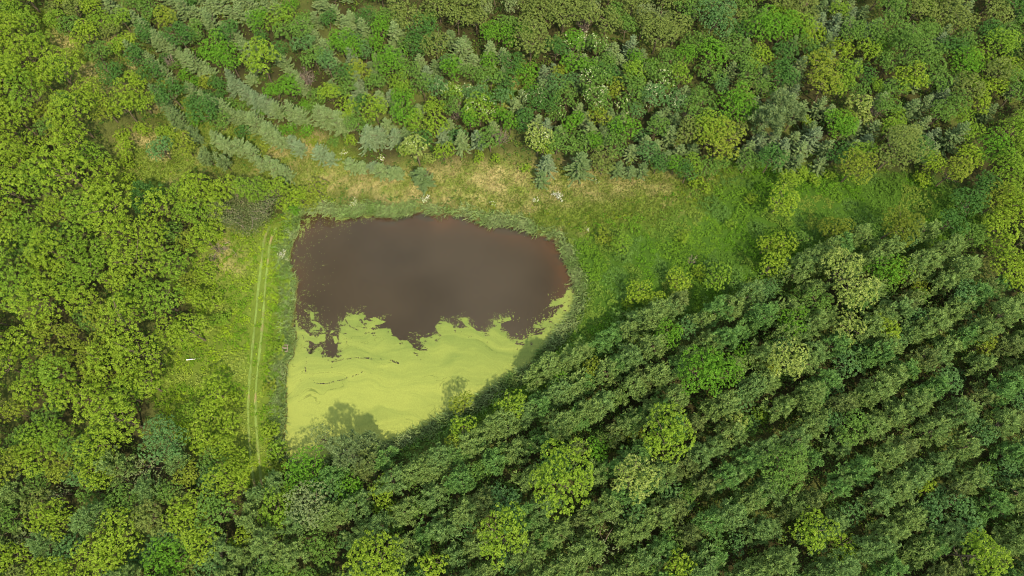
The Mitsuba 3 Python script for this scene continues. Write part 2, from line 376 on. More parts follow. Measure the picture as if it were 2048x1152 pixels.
scene['wheel_track'] = mikit.ply((v, f), 'ground_matter', smooth=True, color=tc)
labels['wheel_track'] = {'label': 'pair of pale worn wheel ruts running along the dam left of the pond', 'kind': 'structure'}

# ------------------------------------------------------------------ herbs, grass and reeds (nobody could count these)
rng = np.random.default_rng(5)


def scatter(field, per_m2, rng):
    ys, xs = np.nonzero(field > 0.02)
    w = np.clip(field[ys, xs], 0, 1)
    k = rng.poisson(w * per_m2 * RES * RES)
    xs, ys = np.repeat(xs, k), np.repeat(ys, k)
    x, y = GX0 + RES * (xs + rng.random(len(xs)) - 0.5), GY0 + RES * (ys + rng.random(len(ys)) - 0.5)
    return x, y


def in_view(x, y, pad=60):
    a, b = to_px(x, y, 0.8)
    return (a > -pad) & (a < W + pad) & (b > -pad) & (b < H + pad)


def stuff(name, q, col, label, cat):
    v, f = quads_mesh(q)
    scene[name] = mikit.ply((v, f), 'leaf_matter', color=np.repeat(np.clip(col, 0, 1), 4, axis=0))
    labels[name] = {'label': label, 'category': cat, 'kind': 'stuff'}


def blade_field(x, y, hgt, wid, lean, rng, spread=0.5):
    """Grass blades: rhombs standing up, leaning with the wind."""
    n = len(x)
    d = unit(np.column_stack([rng.normal(0, spread, n) + lean[0], rng.normal(0, spread, n) + lean[1], np.full(n, 0.8)]))
    h = hgt * (0.6 + 0.8 * rng.random(n))
    base = np.column_stack([x, y, ground_z(x, y)])
    side = unit(np.cross(d, sphere_dirs(rng, n)))
    w = wid * (0.6 + 0.8 * rng.random(n))
    mid = base + d * (h * 0.55)[:, None] + [0, 0, 0.02]
    tip = base + d * h[:, None] + np.column_stack([d[:, 0] * h * 0.35, d[:, 1] * h * 0.35, -0.15 * h])
    return np.stack([base, mid + side * (w / 2)[:, None], tip, mid - side * (w / 2)[:, None]], 1)


def mounds(x, y, hgt, rad, per, leaf, rng):
    """Leafy herbs: small domes of leaves facing outward; returns quads and the index of each leaf's plant."""
    n = len(x)
    idx = np.repeat(np.arange(n), per)
    d = sphere_dirs(rng, len(idx))
    d[:, 2] = np.abs(d[:, 2])
    r = (rad * (0.7 + 0.6 * rng.random(n)))[idx]
    hh = (np.broadcast_to(hgt, (n,)) * (0.6 + 0.8 * rng.random(n)))[idx]
    k = (0.5 + 0.5 * rng.random(len(idx)))
    base = np.column_stack([x, y, ground_z(x, y)])[idx]
    c = base + np.column_stack([d[:, 0] * r * k, d[:, 1] * r * k, hh * (0.35 + 0.65 * d[:, 2] * k)])
    nr = unit(d * 0.6 + [0, 0, 0.6] + rng.normal(0, 0.35, (len(idx), 3)))
    L = leaf * (0.6 + 0.8 * rng.random(len(idx)))
    return blades(c, nr, L, L * 0.6, rng), idx


# dry meadow and turf
open_ = np.clip(MEADOW + GRASS + CLEARING + GLADES + PALE * 0.5, 0, 1) * np.clip(SD - 0.8, 0, 1) * np.clip(RUTD * 2 - 0.8, 0, 1)
x, y = scatter(open_, 34, rng)
q = blade_field(x, y, 0.42, 0.085, (0.35, 0.25), rng)
base = tone(x, y)
kind = rng.random(len(x))[:, None]
straw = (look_up(MEADOW, x, y) * np.clip((n2(x, y, 1.5, 91) - 0.34) * 3, 0.2, 1) + 0.25 * look_up(CLEARING, x, y) * np.clip((n2(x, y, 2.4, 92) - 0.5) * 5, 0, 1) + 0.10)[:, None]
c = np.where(kind < straw * 0.66, np.array([0.325, 0.290, 0.135]), np.array([0.112, 0.172, 0.028])) * (0.65 + 0.7 * rng.random((len(x), 1)))
stuff('meadow_grass', q, 0.75 * c + 0.35 * base, 'dry straw and green grass of the meadow above the pond', 'grass')

# lush herbs right of the pond: patches of one kind each
lush = np.clip(LUSH - MEADOW * 0.8 - GRASS * 0.35, 0, 1) * np.clip(SD - 1.0, 0, 1)
x, y = scatter(lush * np.clip(n2(GX, GY, 1.0, 111) * 3.4 - 0.8, 0.3, 1), 5.6, rng)
pr = np.random.default_rng(17)
centres = np.column_stack([pr.uniform(-5, 95, 420), pr.uniform(20, 85, 420)])
wx1, wy1 = warp_xy(x, y, 3.0, 1.2, 95)
import scipy.spatial as sp
dd, who = sp.cKDTree(centres).query(np.column_stack([wx1, wy1]), k=2)
edge = np.clip((dd[:, 1] - dd[:, 0]) / 1.1, 0.25, 1)
tones = np.array([[0.078, 0.178, 0.016], [0.095, 0.192, 0.020], [0.080, 0.165, 0.024], [0.110, 0.19, 0.030], [0.082, 0.165, 0.034], [0.135, 0.205, 0.034]])
pick = pr.integers(0, 6, 420)[who[:, 0]]
high = (pr.uniform(0.35, 1.0, 420)[who[:, 0]]) * edge
q, idx = mounds(x, y, high, 0.38, 11, 0.25, rng)
c = tones[pick][idx] * (0.75 + 0.5 * rng.random((len(idx), 1))) * (0.85 + 0.3 * n2(x, y, 5, 96))[idx][:, None]
stuff('tall_herbs', q, c, 'lush green herbs in soft patches filling the hollow right of the pond', 'herbs')

# yellow-green herbs on the dam
dam = np.clip(DAM, 0, 1) * np.clip(SD - 0.6, 0, 1) * np.clip(RUTD * 3.0 - 0.6, 0.03, 1) * (1 - 0.35 * PALE)
x, y = scatter(dam * np.clip(n2(GX, GY, 0.9, 112) * 3.4 - 0.75, 0.25, 1), 6.0, rng)
kk = n2(x, y, 3.2, 97)
hh = np.where(RUTD[np.clip(((y - GY0) / RES).astype(int), 0, NY - 1), np.clip(((x - GX0) / RES).astype(int), 0, NX - 1)] < 1.0, 0.22, 0.35 + 0.5 * kk)
q, idx = mounds(x, y, hh, 0.34, 11, 0.21, rng)
ca, cb, cc = np.array([0.198, 0.308, 0.022]), np.array([0.102, 0.208, 0.016]), np.array([0.26, 0.31, 0.080])
m1 = np.clip((n2(x, y, 1.8, 98) - 0.42) * 5, 0, 1)[:, None]
m2 = np.clip((n2(x, y, 2.8, 99) - 0.56) * 6, 0, 1)[:, None]
c = ((ca * m1 + cb * (1 - m1)) * (1 - m2 * 0.6) + cc * m2 * 0.6)[idx] * (0.7 + 0.6 * rng.random((len(idx), 1)))
stuff('dam_herbs', q, c, 'yellow-green leafy herbs covering the dam on both sides of the wheel track', 'herbs')

# scattered herbs in the meadow and turf
x, y = scatter(np.clip(GRASS * 0.9 + CLEARING * 0.30 + GLADES * 0.5 + MEADOW * 0.06, 0, 1) * np.clip(n2(GX, GY, 2.2, 101) * 5 - 2.3, 0, 1) * np.clip(SD - 1, 0, 1), 3.6, rng)
q, idx = mounds(x, y, 0.4, 0.3, 9, 0.19, rng)
c = np.where(rng.random((len(x), 1)) < 0.3, np.array([0.17, 0.24, 0.02]), np.array([0.075, 0.145, 0.018]))[idx] * (0.7 + 0.6 * rng.random((len(idx), 1)))
stuff('meadow_weeds', q, c, 'green weeds scattered through the meadow grass', 'weeds')

# reeds round the shore
reed = np.clip(RIM * 1.2, 0, 1) * (SD > -0.15)
x, y = scatter(reed, 64, rng)
q = blade_field(x, y, 0.95, 0.14, (-0.55, -0.30), rng, 0.6)
k = np.clip(n2(x, y, 2.6, 103) * 1.6 - 0.3, 0, 1)[:, None]
c = (np.array([0.155, 0.270, 0.068]) * (1 - k) + np.array([0.29, 0.375, 0.175]) * k) * (0.65 + 0.7 * rng.random((len(x), 1)))
stuff('shore_reeds', q, c, 'grey-green sedges and reeds leaning along the whole shore of the pond', 'reeds')

# low undergrowth under the trees, seen in the gaps
wood = (1 - np.clip(MEADOW + CLEARING + GLADES + LUSH + DAM + GRASS, 0, 1)) * (SD > 2) * np.clip(n2(GX, GY, 5.0, 105) * 4 - 1.2, 0.3, 1)
x, y = scatter(wood, 1.6, rng)
ok = in_view(x, y)
x, y = x[ok], y[ok]
q, idx = mounds(x, y, 1.0, 0.45, 8, 0.27, rng)
c = np.where(rng.random((len(x), 1)) < 0.3, np.array([0.12, 0.19, 0.028]), np.array([0.06, 0.125, 0.024]))[idx] * (0.7 + 0.6 * rng.random((len(idx), 1)))
PPZ = gaussian_filter(shapely.contains_xy(ring([(650, 915), (745, 892), (860, 858), (930, 820), (1020, 775), (1100, 722), (1180, 672), (1250, 640), (1345, 606), (1540, 535), (1690, 475), (1830, 455), (1950, 560), (2200, 600), (2200, 1300), (600, 1300)]), GX.ravel(), GY.ravel()).reshape(GX.shape).astype(np.float32), 3)
x, y = scatter(PPZ * (SD > 2.5) * np.clip(n2(GX, GY, 3.0, 106) * 3 - 0.7, 0.2, 1), 0.9, rng)
ok = in_view(x, y)
q2, idx2 = mounds(x[ok], y[ok], 2.6, 0.8, 16, 0.27, rng)
c2 = np.where(rng.random((ok.sum(), 1)) < 0.4, np.array([0.10, 0.19, 0.045]), np.array([0.075, 0.150, 0.030]))[idx2] * (0.7 + 0.6 * rng.random((len(idx2), 1)))
q, c = np.vstack([q, q2]), np.vstack([c, c2])
stuff('undergrowth', q, c, 'low green undergrowth on the dark floor between the trees', 'undergrowth')

# ------------------------------------------------------------------ trees
def crown_broad(rng, r, hc, tuft=0.35, leaf=0.195, per=13, open_=0.0):
    """A leafy crown: lobes, tufts on the lobes, leaves on the tufts. Its middle is the origin; it reaches hc/2 up and down."""
    nl = int(6 + 5.5 * r)
    d = sphere_dirs(rng, nl)
    d[:, 2] = np.abs(d[:, 2]) * 1.1 - 0.25
    d = unit(d)
    lc = d * rng.uniform(0.36, 0.78, (nl, 1)) * [r, r, hc / 2]
    lr = r * rng.uniform(0.30, 0.50, nl) * (1 if r < 2 else 0.9)
    lc, lr = np.vstack([lc, [[0, 0, 0.1 * hc]]]), np.append(lr, 0.55 * r)
    want = int(34 * r * r * (0.36 / tuft) ** 2 * 0.5) + 24
    ns = want * 5
    w = lr ** 2 / (lr ** 2).sum()
    who = rng.choice(len(lr), ns, p=w)
    sd = sphere_dirs(rng, ns)
    sd[:, 2] = np.where(sd[:, 2] < -0.35, -sd[:, 2], sd[:, 2])
    p = lc[who] + sd * lr[who][:, None] * rng.uniform(0.82, 1.05, (ns, 1)) * [1, 1, 0.9]
    gap = np.linalg.norm(p[:, None] - lc[None], axis=2) / lr[None]
    gap[np.arange(ns), who] = 9
    ok = gap.min(1) > 0.80
    p, sd = p[ok], sd[ok]
    keep, cell = [], {}
    for i in range(len(p)):                                  # tufts keep their distance
        k = tuple((p[i] // tuft).astype(int))
        near = [j for a in (-1, 0, 1) for b in (-1, 0, 1) for c in (-1, 0, 1) for j in cell.get((k[0] + a, k[1] + b, k[2] + c), ())]
        if all(np.sum((p[i] - p[j]) ** 2) > (tuft * 1.02) ** 2 for j in near):
            keep.append(i)
            cell.setdefault(k, []).append(i)
    p, sd = p[keep], sd[keep]
    if open_:
        hole = meshkit.noise(p / (0.5 * r + 0.4) + rng.uniform(0, 50, 3)) > open_ * 0.6
        p, sd = p[hole], sd[hole]
    nt = len(p)
    idx = np.repeat(np.arange(nt), per)
    out = unit(sd * 0.8 + [0, 0, 0.55])
    ld = unit(sphere_dirs(rng, len(idx)) + out[idx] * 1.1)
    tr = tuft * rng.uniform(0.62, 1.05, nt)
    c = p[idx] + ld * (tr[idx] * rng.uniform(0.55, 1.0, len(idx)))[:, None]
    nr = unit(ld * 0.75 + [0, 0, 0.35] + rng.normal(0, 0.38, (len(idx), 3)))
    L = leaf * rng.uniform(0.7, 1.35, len(idx))
    q = blades(c, nr, L, L * 0.66, rng)
    ni = int(nt * 3.0)                                       # leaves deeper in the crown
    di = sphere_dirs(rng, ni)
    ci = lc[rng.choice(len(lr), ni, p=w)] + di * (lr.mean() * rng.uniform(0.2, 0.7, (ni, 1)))
    qi = blades(ci, unit(di + [0, 0, 0.6]), leaf * 1.9, leaf * 1.2, rng)
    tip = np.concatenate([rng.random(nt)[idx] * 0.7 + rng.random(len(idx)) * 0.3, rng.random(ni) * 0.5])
    return np.vstack([q, qi]), tip


def crown_pine(rng, r, hc, spike=0.50, cone=0.30):
    """A pine: branch ends, each a cluster of upturned brushes of needles."""
    nb = int(9 * r * r + 12)
    u = rng.random(nb) ** 0.8
    z = -hc / 2 + hc * u
    prof = np.where(u < 0.35, 0.70 + 0.85 * u, 1.0) * np.sqrt(np.clip(1 - ((u - 0.35) / 0.70).clip(0) ** 2, 0, 1)) * (1 - cone * u)
    lob = rng.uniform(0, 6.28, 2)
    a = rng.uniform(0, 2 * np.pi, nb)
    rr = r * prof * (0.95 + 0.20 * np.sin(3 * a + lob[0] + 3 * u) + 0.14 * np.sin(5 * a + lob[1])) * (1 - 0.5 * rng.random(nb) ** 2.5)
    ctr = np.column_stack([np.cos(a) * rr, np.sin(a) * rr, z])
    out = unit(np.column_stack([np.cos(a) * (0.8 - 0.35 * u), np.sin(a) * (0.8 - 0.35 * u), 0.40 + 0.55 * u]))
    per_b = 7
    bi = np.repeat(np.arange(nb), per_b)
    t = rng.uniform(-0.45, 0.25, len(bi))
    p = ctr[bi] + out[bi] * t[:, None] + rng.normal(0, 0.20, (len(bi), 3))
    d = unit(out[bi] + rng.normal(0, 0.42, (len(bi), 3)) + [0, 0, 0.2])
    per = 14
    idx = np.repeat(np.arange(len(bi)), per)
    nd = unit(d[idx] * 1.25 + sphere_dirs(rng, len(idx)))
    b = p[idx] + rng.uniform(-0.2, 0.4, len(idx))[:, None] * d[idx] * spike
    L = (spike * rng.uniform(0.5, 0.95, len(idx)))[:, None]
    side = unit(np.cross(nd, sphere_dirs(rng, len(idx)))) * 0.052
    q = np.stack([b, b + nd * L * 0.5 + side, b + nd * L, b + nd * L * 0.5 - side], 1)
    return q, rng.random(nb)[bi][idx] * 0.45 + rng.random(len(bi))[idx] * 0.25 + rng.random(len(idx)) * 0.3


def crown_spruce(rng, r, hc, droop=0.25, step=0.5):
    """A spruce or fir: whorls of separate branches, each a flat spray, narrowing to a leader."""
    qs, tips = [], []
    z = 0.05 * hc
    while z < hc * 0.985:
        u = z / hc
        L = r * (1 - u) ** 0.8 * rng.uniform(0.85, 1.1) + 0.14
        nb = max(5, int(5.5 + 3.2 * (1 - u) * min(r, 1.6)))
        a0 = rng.uniform(0, 6.28)
        for k in range(nb):
            a = a0 + 2 * np.pi * k / nb + rng.normal(0, 0.22)
            l = L * rng.uniform(0.60, 1.12)
            zb = z + rng.normal(0, 0.10)
            ns = max(3, int(l / 0.12))
            t = ((np.arange(ns) + 0.6) / ns) ** 0.8
            dirh = np.array([math.cos(a), math.sin(a), 0])
            sideh = np.array([-math.sin(a), math.cos(a), 0])
            rise = 0.28 * u - droop * (1 - u)
            pt = dirh * (t * l)[:, None] + np.array([0, 0, 1.0]) * (zb + rise * l * t + 0.25 * l * t ** 3)[:, None]
            w = 0.34 * (1.05 - 0.5 * t) * min(1.0, 0.45 + l * 0.5)
            hue = 0.6 * rng.random()
            for s in (-1, 0, 1):
                dirs = unit(dirh * (1.0 if s == 0 else 0.75) + sideh * s * 0.62 + np.array([0, 0, 0.22 if s == 0 else -0.10]) + rng.normal(0, 0.13, (ns, 3)))
                ln = (w * (1.1 if s == 0 else 1.0))[:, None] * rng.uniform(0.8, 1.25, (ns, 1))
                nrm = unit(np.array([0, 0, 1.0]) + dirh * 0.25 + rng.normal(0, 0.25, (ns, 3)))
                v = unit(np.cross(nrm, dirs)) * 0.085
                qs.append(np.stack([pt, pt + dirs * ln * 0.55 + v, pt + dirs * ln, pt + dirs * ln * 0.55 - v], 1))
                tips.append(0.25 * t + 0.25 * rng.random(ns) + hue)
        z += step * (1 - 0.4 * u) * rng.uniform(0.8, 1.2)
    n = 14
    b = np.column_stack([rng.normal(0, 0.03, n), rng.normal(0, 0.03, n), hc - 0.5 + 0.5 * rng.random(n)])
    d = unit(np.column_stack([rng.normal(0, 0.5, n), rng.normal(0, 0.5, n), np.full(n, 0.8)]))
    sv = unit(np.cross(d, sphere_dirs(rng, n))) * 0.04
    qs.append(np.stack([b, b + d * 0.12 + sv, b + d * 0.26, b + d * 0.12 - sv], 1))
    tips.append(np.ones(n))
    q = np.vstack(qs)
    q[..., 2] -= hc / 2
    return q, np.concatenate(tips)


def limbs(rng, h, r, zc, n=6, thick=1.0, sides=5):
    """Trunk from the ground into the crown, with limbs; z = 0 at the ground."""
    top = zc + 0.25 * (h - zc)
    zz = np.linspace(-0.3, top, 6)
    bend = rng.normal(0, 0.06 * r, (6, 2)) * (zz / top).clip(0)[:, None]
    tr = np.column_stack([bend, zz])
    r0 = (0.035 * h + 0.02) * thick * 0.6
    out = [tube(tr, np.linspace(r0, r0 * 0.35, 6), 7)]
    for _ in range(n):
        u = rng.uniform(0.45, 0.95)
        s = np.array([np.interp(u * top, zz, tr[:, 0]), np.interp(u * top, zz, tr[:, 1]), u * top])
        a = rng.uniform(0, 6.28)
        e = s + np.array([math.cos(a) * r * 0.7, math.sin(a) * r * 0.7, r * rng.uniform(0.25, 0.8)])
        mid = (s + e) / 2 + rng.normal(0, 0.06 * r, 3)
        out.append(tube([s, mid, e], [r0 * 0.45, r0 * 0.3, r0 * 0.1], sides))
    return join(out)


def bare(rng, r, h, n=26, twigs=5, thick=0.03):
    """A leafless bush: stems fanning from the root, with twigs."""
    out = []
    for _ in range(n):
        d = unit(np.array([rng.normal(0, 0.55), rng.normal(0, 0.55), 1.0]))
        e = d * [r * 1.3, r * 1.3, h] * rng.uniform(0.6, 1.0)
        mid = e * 0.5 + rng.normal(0, 0.08 * r, 3)
        out.append(tube([np.array([0, 0, -0.1]), mid, e], [thick, thick * 0.7, thick * 0.25], 3))
        for _ in range(twigs):
            s = mid + (e - mid) * rng.random()
            t = s + unit(d + rng.normal(0, 0.8, 3)) * r * rng.uniform(0.25, 0.5)
            out.append(tube([s, (s + t) / 2 + rng.normal(0, 0.03, 3), t], [thick * 0.5, thick * 0.35, thick * 0.12], 3))
    return join(out)


# look: (base colour, lighter tip colour, how the look is called)
LOOKS = {
    'yg': ((0.126, 0.212, 0.017), (0.197, 0.290, 0.034), 'yellow-green'),
    'yg2': ((0.102, 0.196, 0.019), (0.158, 0.262, 0.034), 'fresh green'),
    'yellow': ((0.118, 0.210, 0.018), (0.188, 0.285, 0.036), 'bright yellow-green'),
    'pale': ((0.148, 0.220, 0.042), (0.250, 0.315, 0.090), 'pale yellow'),
    'olyel': ((0.126, 0.186, 0.020), (0.180, 0.232, 0.036), 'olive yellow'),
    'olyel2': ((0.088, 0.130, 0.016), (0.128, 0.170, 0.026), 'dark olive yellow'),
    'green': ((0.068, 0.175, 0.016), (0.108, 0.240, 0.026), 'vivid green'),
    'mid': ((0.074, 0.152, 0.027), (0.112, 0.208, 0.044), 'mid green'),
    'dark': ((0.044, 0.112, 0.024), (0.068, 0.156, 0.037), 'dark green'),
    'teal': ((0.064, 0.145, 0.041), (0.103, 0.202, 0.070), 'bluish green'),
    'olive': ((0.106, 0.155, 0.035), (0.150, 0.202, 0.054), 'olive green'),
    'grey': ((0.128, 0.185, 0.066), (0.178, 0.235, 0.105), 'grey-green'),
    'pine': ((0.126, 0.214, 0.053), (0.198, 0.294, 0.090), 'olive'),
    'pine2': ((0.108, 0.202, 0.055), (0.174, 0.280, 0.092), 'grey-green'),
    'pine3': ((0.112, 0.170, 0.046), (0.165, 0.228, 0.076), 'dull brownish olive'),
    'pine4': ((0.090, 0.202, 0.046), (0.146, 0.276, 0.078), 'fresh green'),
    'blue': ((0.104, 0.168, 0.078), (0.170, 0.240, 0.128), 'bluish'),
    'sage': ((0.112, 0.180, 0.060), (0.180, 0.255, 0.108), 'grey-green'),
    'fir': ((0.082, 0.145, 0.048), (0.138, 0.205, 0.084), 'dull green'),
}
SIZES = [0.55, 0.85, 1.25, 1.8, 2.5, 3.3, 4.4]
protos, plies = {}, {}


def proto(kind, size, variant):
    key = (kind, size, variant)
    if key not in protos:
        g = np.random.default_rng(abs(hash((('broad', 'pine', 'spruce', 'star', 'plume', 'sparse', 'tufted').index(kind), int(size * 100), variant))) % 2**31)
        r = SIZES[size]
        if kind == 'broad':
            hc = 1.55 * r
            q, tip = crown_broad(g, r, hc)
            h = hc + 0.7 * r + 1.0 if r > 1.3 else hc * 1.02
        elif kind == 'star':                                    # big bright crowns of separate upturned sprays
            hc = 1.7 * r
            q, tip = crown_broad(g, r, hc, tuft=0.42, leaf=0.25, per=13, open_=0.36)
            h = hc + 0.8 * r + 1.0 if r > 1.3 else hc * 1.02
        elif kind == 'tufted':
            hc = 1.6 * r
            q, tip = crown_broad(g, r, hc, tuft=0.50, leaf=0.205, per=24)
            h = hc + 0.7 * r + 1.0 if r > 1.3 else hc * 1.02
        elif kind == 'sparse':
            hc = 1.2 * r
            q, tip = crown_broad(g, r, hc, tuft=0.50, leaf=0.20, per=11, open_=0.80)
            h = hc + 0.5 * r + 1.0
        elif kind == 'pine':
            hc = 2.0 * r
            q, tip = crown_pine(g, r, hc)
            h = hc + 0.8 * r + 1.3
        elif kind == 'plume':
            hc = 2.1 * r
            q, tip = crown_spruce(g, r * 1.08, hc, droop=-0.05, step=0.50)
            h = hc * 1.03
        else:
            hc = 2.8 * r
            q, tip = crown_spruce(g, r * 1.05, hc, step=0.50)
            h = hc * 1.04
        zc = h - hc / 2
        q = q + [0, 0, zc]
        tk = limbs(g, h, r, zc, 7 if kind in ('broad', 'star', 'tufted') else 5, 1.4 if kind == 'sparse' else 1.0)
        protos[key] = (q, tip, h, zc, mikit.ply(tk, 'bark_matter', smooth=True), g.integers(1 << 30))
    return protos[key]


def crown_ply(kind, size, variant, look):
    key = (kind, size, variant, look)
    if key not in plies:
        q, tip, *_, seed = proto(kind, size, variant)
        g = np.random.default_rng(seed)
        a, b, _ = LOOKS[look]
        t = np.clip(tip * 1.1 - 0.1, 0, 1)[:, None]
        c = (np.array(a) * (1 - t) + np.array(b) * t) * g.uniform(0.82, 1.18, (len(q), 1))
        v, f = quads_mesh(q)
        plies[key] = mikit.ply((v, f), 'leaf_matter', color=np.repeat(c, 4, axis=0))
    return plies[key]


count = {}


def numbered(name):
    k = count.get(name, 0)
    count[name] = k + 1
    return name if k == 0 else f'{name}_{k:03d}'


NAMES = {'broad': 'broadleaf_tree', 'tufted': 'broadleaf_tree', 'star': 'broadleaf_tree', 'pine': 'pine_tree', 'spruce': 'spruce_tree', 'plume': 'conifer_tree', 'sparse': 'broadleaf_tree'}
_r0, _r1 = at(1440, 920, 4), at(1748, 744, 4)
ROW_DEG = math.degrees(math.atan2(_r1[1] - _r0[1], _r1[0] - _r0[0]))
placed = []     # (x, y, r, key, info)
trng = np.random.default_rng(77)


def plant(px, py, dpx, kind, look, zone_, hand=True, tall=1.0, text=None, xy=None, rad=None, stretch=False):
    """A tree whose crown shows at that pixel with that width."""
    if xy is None:
        p = at(px, py, 3.0)
        for _ in range(3):
            r = metres(dpx, p) / 2
            size = int(np.argmin(np.abs(np.log(np.array(SIZES) / r))))
            s = r / SIZES[size]
            variant = 0
            zc = proto(kind, size, 0)[3] * s * tall
            p = at(px, py, zc + 0.6)
        x, y = p[:2]
    else:
        (x, y), r = xy, rad
        size = int(np.argmin(np.abs(np.log(np.array(SIZES) / r))))
        s = r / SIZES[size]
    variant = int(trng.integers(0, 2 if size > 4 else 3))
    small = r < 0.95 and kind in ('broad', 'star', 'tufted')
    key = numbered('shrub' if small else NAMES[kind])
    z = float(ground_z(x, y)) - 0.05
    tilt = trng.normal(0, 2.0, 2)
    m = T().translate([float(x), float(y), z]).rotate([1, 0, 0], float(tilt[0])).rotate([0, 1, 0], float(tilt[1])).rotate([0, 0, 1], ROW_DEG if stretch else float(trng.uniform(0, 180))).scale([s * (1.22 if stretch else float(trng.uniform(0.88, 1.14))), s * (0.93 if stretch else float(trng.uniform(0.88, 1.14))), s * tall * float(trng.uniform(0.84, 1.16))]).rotate([0, 0, 1], float(trng.uniform(0, 360)))
    scene[key + '__trunk'] = {**proto(kind, size, variant)[4], 'to_world': m}
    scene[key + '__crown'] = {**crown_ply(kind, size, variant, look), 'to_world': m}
    placed.append((x, y, r, key, dict(kind='shrub' if small else kind, look=look, zone=zone_, hand=hand, text=text, px=px, py=py, size=size, m=m)))
    return key


